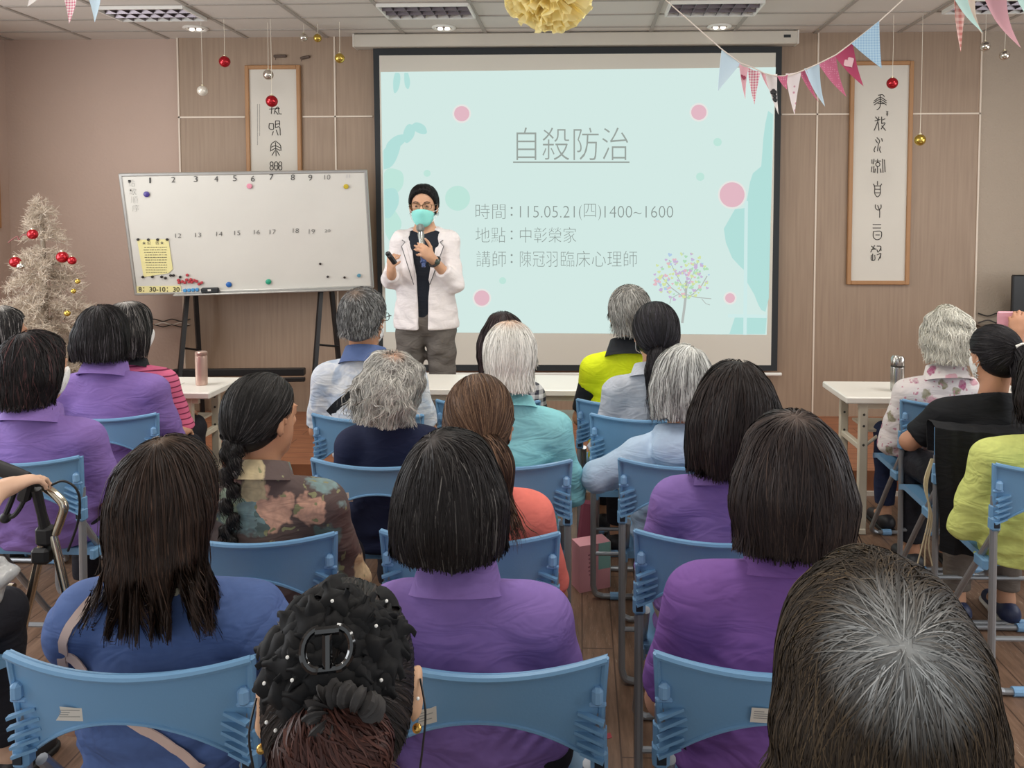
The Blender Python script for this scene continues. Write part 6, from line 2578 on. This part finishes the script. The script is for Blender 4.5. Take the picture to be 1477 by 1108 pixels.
# paper bags in the aisle
pb = thing('paper_bag', 'pink and teal paper carrier bag standing on the floor in the aisle', 'bag', (.045, 3.40, 0), .42)
q = MB()
q.box((0, 0, .105), (.15, .09, .21))
q.build('body', mat('bag_pink', '#e3a3ac', .6), pb, smooth=False)
q = MB()
q.box((.0762, 0, .105), (.002, .088, .208))
q.box((.045, -.0455, .15), (.058, .001, .118))
q.build('teal_panel', mat('bag_teal', '#86b5b0', .6), pb, smooth=False)
q = MB()
for k in range(6):
    q.box((-.02, -.0462, .165 - k * .018), (.03 - .004 * (k % 3), .001, .004))
q.build('small_print', mat('print_maroon', '#8b4a5c', .7), pb, smooth=False)
q = MB()
q.box((.0, .02, .17), (.075, .03, .34), Matrix.Rotation(.12, 3, 'Y'), bev=.012)
tag(q.build('cloth_bag', mat('bag_maroon', '#8d4a5c', .8, vary=.1), loc=(.02, 3.52, 0.0)), 'dark pink cloth bag standing behind the pink and teal paper bag', 'bag')
q = MB()
q.poly([(0, 0, 0), (.05, .02, 0), (.045, .045, 0), (.02, .03, 0)], (0, 0, 1), .001)
tag(q.build('paper_scrap', mat('scrap_red', '#a0434b', .7), loc=(.05, 2.36, .0005)), 'tiny red scrap lying on the aisle floor', 'scrap')

# rollator at the left edge
ro = thing('rollator', 'rollator walking frame with chrome handle and black brake lever at the left edge', 'walker', (-1.64, 2.2, 0))
rb = Vector(ro.location)
M_CHR = mat('chrome', '#cfc6b4', .18, 1.0)
M_RUB = mat('rubber_black', '#1c1c1e', .55)
ra = lambda x, y, Y=2.2: at(x, y, Y) - rb
q = MB()
q.tube([ra(-8, 672), ra(18, 683), ra(40, 690)], [.02, .022, .017], 14)
q.tube([ra(38, 689), ra(64, 702)], .013, 12)
q.build('grip', M_RUB, ro)
q = MB()
q.tube(bez([ra(40, 690), ra(66, 704), ra(82, 716), ra(92, 730), ra(88, 748), ra(80, 770)], 6), .0125, 12)
q.build('handle_tube', M_CHR, ro)
q = MB()
q.tube(bez([ra(24, 690, 2.17), ra(20, 712, 2.16), ra(10, 738, 2.16), ra(6, 748, 2.16)], 5), .008, 8)
q.tube(bez([ra(34, 700, 2.17), ra(34, 722, 2.16), ra(22, 742, 2.16), ra(9, 748, 2.16)], 5), .007, 8)
q.ball(ra(8, 747, 2.16), .016, 12, 8)
q.box(ra(38, 706, 2.165), (.035, .03, .075), Matrix.Rotation(.3, 3, 'Y'), bev=.008)
q.build('brake_lever', M_RUB, ro)
q = MB()
q.tube([ra(52, 706, 2.17), ra(60, 740, 2.19), ra(66, 765, 2.2)], [.014, .013, .016], 10)
q.box(ra(66, 772), (.05, .04, .06), bev=.01)
q.box(ra(62, 800), (.055, .045, .05), bev=.01)
q.build('clamp', M_RUB, ro)
q = MB()
q.tube(bez([ra(70, 702, 2.16), ra(90, 694, 2.16), ra(108, 703, 2.17), ra(115, 722, 2.18), ra(112, 755, 2.19), ra(98, 795, 2.2)], 6), .0035, 6)
q.build('brake_cable', M_RUB, ro)
for (xa, ya, xb, yb) in ((66, 765, 48, 842), (76, 772, 88, 822)):
    A, B = ra(xa, ya), ra(xb, yb)
    d = B - A
    q = MB()
    q.tube([A, A + d * ((.06 - A.z) / d.z)], .0125, 12)
    lg = q.build('leg', M_CHR, ro)
    e = A + d * ((.06 - A.z) / d.z)
    q = MB()
    q.lathe([(.0, -.014), (.052, -.014), (.06, -.008), (.06, .008), (.052, .014), (0, .014)], (e.x, e.y, .06), 24, Matrix.Rotation(PI / 2, 3, 'Y'))
    q.build('wheel', M_RUB, lg)
for x_ in (-.48,):
    A = Vector((x_, 0, .9))
    q = MB()
    q.tube([A, Vector((x_ - .02, -.1, .06))], .0125, 12)
    lg = q.build('leg', M_CHR, ro)
    q = MB()
    q.lathe([(.0, -.014), (.052, -.014), (.06, -.008), (.06, .008), (.052, .014), (0, .014)], (x_ - .02, -.1, .06), 24, Matrix.Rotation(PI / 2, 3, 'Y'))
    q.build('wheel', M_RUB, lg)
q = MB()
q.tube([(-.48, 0, .55), (-.06, 0, .55)], .011, 10)
q.build('crossbar', M_CHR, ro)
# clear plastic bag on the lap beside it
F = Field((-.15, -.12, -.09), (.15, .12, .1), .007)
F.add(ell((0, 0, 0), (.12, .09, .055)), 0)
F.add(ell((.05, -.01, -.03), (.07, .07, .045)), .03)
F.warp(waves(3, .014))
F.warp(waves(8, .010))
pbg = smooth_field(F, 'plastic_bag', mat('plastic_clear', '#c4c6c6', .2, spec=.7, vary=.25, vscale=26, bump=.8, bscale=26), None, 1)
pbg.location = (-1.70, 2.02, .665)
tag(pbg, 'crumpled translucent plastic bag on the lap at the left edge', 'bag')


# ------------------------------------------------ the speaker
def speaker():
    bx, by, bz = -.985, 4.82, STAGE_Z
    F = Field((-.40, -.22, 0), (.40, .50, 1.76), .0065)
    ztop = 1.722
    k = 1.06
    Hc = Vector((-.0, .035, ztop - .128 * k))
    R = Matrix.Rotation(.06, 3, 'Z') @ Matrix.Rotation(-.1, 3, 'X')
    add_head(F, Hc, R, k)
    Nk = Vector((0, .0, 1.425))
    F.add(cap(Nk + Vector((0, 0, -.06)), R @ (Vector((0, -.02, -.05)) * k) + Hc, .058, .053), .03)
    S = {s: Vector((s * .152, 0, 1.368)) for s in (-1, 1)}
    # +x is the side on the left of the photo
    El = {1: Vector((.215, .02, 1.125)), -1: Vector((-.195, .05, 1.10))}
    Wr = {1: Vector((.155, .245, 1.175)), -1: Vector((-.085, .215, 1.265))}
    F.add(cap((0, .0, .86), (0, .0, 1.05), .135, .13, (1, .68, 1)), .03)
    F.add(cap((0, 0, 1.05), (0, 0, 1.28), .13, .145, (1, .64, 1)), .05)
    F.add(cap(S[-1], S[1], .05), .05)
    F.add(cap((0, 0, 1.33), Nk, .1, .055, (1, .7, 1)), .04)
    for s in (-1, 1):
        F.add(cap(S[s], El[s], .048, .04), .03)
        F.add(cap(El[s], Wr[s], .04, .027), .02)
    hand(F, Wr[1], (-.12, .55, .8), (-.75, -.5, .35), (.1, .3, 1), .75, 1.0, .0092)
    hand(F, Wr[-1], (.45, .70, .60), (.8, -.6, .05), (0, -.2, 1), 1.0, 1.0, .0092)
    for s in (-1, 1):
        F.add(cap((s * .095, 0, .84), (s * .105, .005, .46), .085, .06), .03)
        F.add(cap((s * .105, .005, .46), (s * .11, -.02, .09), .056, .036), .02)
        F.add(cap((s * .11, -.02, .08), (s * .13, .1, .04), .036, .03), .02)
    body = smooth_field(F, 'person', skin('#c79a7c'), None)
    body.location = (bx, by, bz)
    body.rotation_euler = (0, 0, PI)
    tag(body, 'speaker standing in an open white coat, mask and glasses, holding a microphone', 'person')
    # eyes
    for s in (-1, 1):
        q = MB()
        q.ball(R @ (Vector((s * .031, .0895, .006)) * k) + Hc, .0058, 10, 7, (1.2, .5, .75))
        q.build('eye', mat('eye_dark', '#2a2120', .3), body)
        q = MB()
        q.tube([R @ (Vector(p) * k) + Hc for p in [(s * .016, .098, .027), (s * .032, .097, .032), (s * .05, .086, .027)]], .0028, 6)
        q.build('eyebrow', mat('brow', '#2a2220', .8), body)
    # dark shirt
    G = Field((-.26, -.2, .8), (.26, .2, 1.5), .008)
    G.add(cap((0, .0, .86), (0, .0, 1.05), .15, .142, (1, .68, 1)), 0)
    G.add(cap((0, 0, 1.05), (0, 0, 1.28), .142, .157, (1, .64, 1)), .05)
    G.add(cap(S[-1] * .9 + Vector((0, 0, .14)), S[1] * .9 + Vector((0, 0, .14)), .055), .05)
    G.add(cap((0, 0, 1.32), Nk + Vector((0, 0, .0)), .105, .068, (1, .75, 1)), .04)
    G.cut((0, .04, 1.432), (0, .3, 1))
    G.cut((0, 0, .83), (0, 0, -1))
    smooth_field(G, 'shirt', plain_cloth('tee_ink', '#1d222b', .3), body)
    # trousers
    T = Field((-.24, -.17, .03), (.24, .2, .98), .009)
    T.add(cap((-.05, 0, .86), (.05, 0, .86), .125, None, (1, .85, 1)), 0)
    for s in (-1, 1):
        T.add(cap((s * .092, 0, .82), (s * .108, .005, .46), .098, .083), .03)
        T.add(cap((s * .108, .005, .46), (s * .112, -.01, .12), .083, .075, end=((0, 0, .075), (0, 0, -1))), .02)
    T.warp(waves(70, .006))
    smooth_field(T, 'trousers', plain_cloth('trousers_taupe', '#655f5a', .5), body)
    for s in (-1, 1):
        shoe(body, s * .115, -.02, -s * .12, mat('shoe_#26262a', '#26262a', .5), mat('sole_dark', '#1d1c1c', .6))
    # coat
    K = Field((-.38, -.24, .76), (.38, .36, 1.52), .0075)
    K.add(cap((0, -.01, .86), (0, -.005, 1.05), .188, .162, (1, .72, 1)), 0)
    K.add(cap((0, -.01, .80), (0, -.01, .92), .204, .186, (1, .7, 1)), .04)
    K.add(cap((0, -.005, 1.05), (0, -.005, 1.27), .162, .162, (1, .68, 1)), .05)
    K.add(cap(S[-1], S[1], .056), .05)
    for s in (-1, 1):
        K.add(cap(Nk + Vector((s * .03, -.005, -.02)), S[s], .056, .056), .03)
    K.add(cap((0, -.005, 1.31), Nk + Vector((0, -.01, 0)), .12, .078, (1, .8, 1)), .04)
    for s in (-1, 1):
        K.add(cap(S[s], El[s], .060, .055), .03)
        fr = .78 if s > 0 else .55
        e = El[s] + (Wr[s] - El[s]) * fr
        dr = (Wr[s] - El[s]).normalized()
        K.add(cap(El[s], e + dr * .05, .055, .046, end=(e, dr)), .025)
        F2 = None
    K.warp(waves(71, .004))
    # open front: a wedge widening to the collar
    Xg, Yg, Zg = K.ax[0][:, None, None], K.ax[1][None, :, None], K.ax[2][None, None, :]
    wz = np.interp(K.ax[2], [.76, 1.0, 1.15, 1.42, 1.6], [.03, .033, .042, .09, .12])[None, None, :]
    wedge = np.maximum(np.abs(Xg + .006) - wz, .035 - Yg)
    keep = Yg - .19                                                # spare the forearms in front of the chest
    wedge = np.maximum(wedge, keep)
    K.D = np.maximum(K.D, -wedge)
    K.cut((0, 0, .815), (0, 0, -1))
    K.cut((0, .0, 1.452), (0, .25, 1))
    coat = smooth_field(K, 'coat', plain_cloth('coat_white', '#e3dcdb', .35), body, 3)
    # lapels with a dark edge
    for s in (-1, 1):
        pts = [(s * .072, 1.43), (s * .128, 1.375), (s * .108, 1.362), (s * .132, 1.335), (s * .05, 1.10), (s * .042, 1.13), (s * .058, 1.28)]
        P = [Vector((x, min(.17, front_y(K, x * 1.0 + s * .012, z)) + .006, z)) for x, z in pts]
        q = MB()
        q.poly(P if s < 0 else P[::-1], (0, 1, 0), .004)
        lp = q.build('lapel', plain_cloth('coat_white', '#e3dcdb', .35), coat, smooth=False)
        q = MB()
        q.tube([p + Vector((0, .004, 0)) for p in P[1:5]], .0022, 6)
        q.build('piping', mat('piping_dark', '#2a2d33', .6), lp)
    # face things
    face = Field((-.1, -.02, -.14), (.1, .15, .03), .005)
    face.add(ell((0, .036, -.045), (.066, .076, .078)), .0)
    face.add(ell((0, .088, -.022), (.03, .034, .04)), .035)
    face.add(ell((0, .078, -.085), (.032, .03, .03)), .03)
    face.sub(ell((0, .03, -.045), (.062, .07, .078)), .004)
    face.cut((0, .035, 0), (0, -1, .1))
    face.cut((0, .1, -.014), (0, -.3, 1))
    face.cut((0, 0, -.118), (0, 0, -1))
    V, Q = face.mesh(1)
    mk = link('face_mask', mesh_np('face_mask', (V * k) @ np.array(R).T + np.array(Hc), Q), mat('mask_teal', '#8fdfd6', .7), body)
    q = MB()
    for s in (-1, 1):
        for z0 in (-.03, -.09):
            q.tube([R @ (Vector(p) * k) + Hc for p in bez([(s * .056, .05, z0), (s * .075, .022, z0 * .6 - .008), (s * .086, -.012, -.012)], 4)], .0018, 5)
    q.build('ear_loop', mat('loop_white', '#e9e9e6', .6), mk)
    glasses(body, Hc, R, k, mat('glasses_bronze', '#6d5638', .3, .6))
    hair(body, Hc, R, k, dict(style='short', c='#191718', alt='#3a3636', altp=.1, n=3000, L=(.015, .035), w=.0011, h=.006, t=.011, nape=.06, earcut=.034, fringe=.008, extra=((ell((0, .025, .078), (.062, .06, .044)), .02),), crown=(0, -.06, .11), flow=.5, steps=7, off=(.0003, .004), jit=.15), .006, 77)
    # watch
    q = MB()
    c = Wr[-1] + (El[-1] - Wr[-1]).normalized() * .03
    ax = (El[-1] - Wr[-1]).normalized()
    a = ax.orthogonal().normalized()
    b_ = ax.cross(a)
    ring = [c + (a * math.cos(t) + b_ * math.sin(t)) * .034 for t in [2 * PI * i / 24 for i in range(24)]]
    q.tube(ring, .008, 8, closed=True)
    wt = q.build('watch', mat('watch_dark', '#2c2d2e', .4), body)
    q = MB()
    q.ball(c + Vector((-.02, .03, 0)), .018, 16, 8, (1, .45, 1))
    q.build('watch_face', mat('watch_glass', '#3e4a42', .15), wt)
    M = Matrix.Translation((bx, by, bz)) @ Matrix.Rotation(PI, 4, 'Z')
    # microphone in the hand on the right of the photo
    top = R @ (Vector((.0, .155, -.105)) * k) + Hc
    hp = Wr[-1] + Vector((.053, .026, .048))
    d = (top - hp).normalized()
    mc = thing('microphone', 'silver and blue handheld microphone held up to the speaker\'s mask', 'microphone', M @ top)
    rot = (M.to_3x3() @ d).to_track_quat('Z', 'Y').to_matrix()
    mc.rotation_euler = rot.to_euler()
    q = MB()
    q.ball((0, 0, -.01), .026, 18, 12, (1, 1, 1.05))
    q.build('grille', mat('mic_grille', '#8f9490', .35, .8, bump=.6, bscale=500), mc)
    q = MB()
    q.lathe([(.018, -.04), (.02, -.055), (.017, -.09), (.0145, -.17), (.0145, -.175)], seg=20)
    q.build('body', mat('mic_steel', '#a9adaa', .25, .9), mc)
    q = MB()
    q.lathe([(.0148, -.175), (.015, -.215), (.019, -.22), (.019, -.23), (.013, -.235), (.012, -.26), (0, -.262)], seg=20)
    q.build('tail', mat('mic_blue', '#2e4270', .35), mc)
    ck = thing('presenter_remote', 'small black presenter remote in the speaker\'s hand', 'remote', M @ (Wr[1] + Vector((-.02, .085, .10))))
    q = MB()
    q.box((0, 0, 0), (.03, .022, .095), bev=.008)
    o = q.build('body', M_BLACK, ck)
    q = MB()
    q.lathe([(0, 0), (.006, 0), (.006, .003), (0, .003)], (0, -.011, .02), 12, Matrix.Rotation(PI / 2, 3, 'X'))
    q.build('button', mat('button_grey', '#5a5a5c', .5), ck)
    ck.rotation_euler = (.5, -.5, 0)


speaker()

for o, st in CH_LATER:
    if st:
        sticker(o, *st)
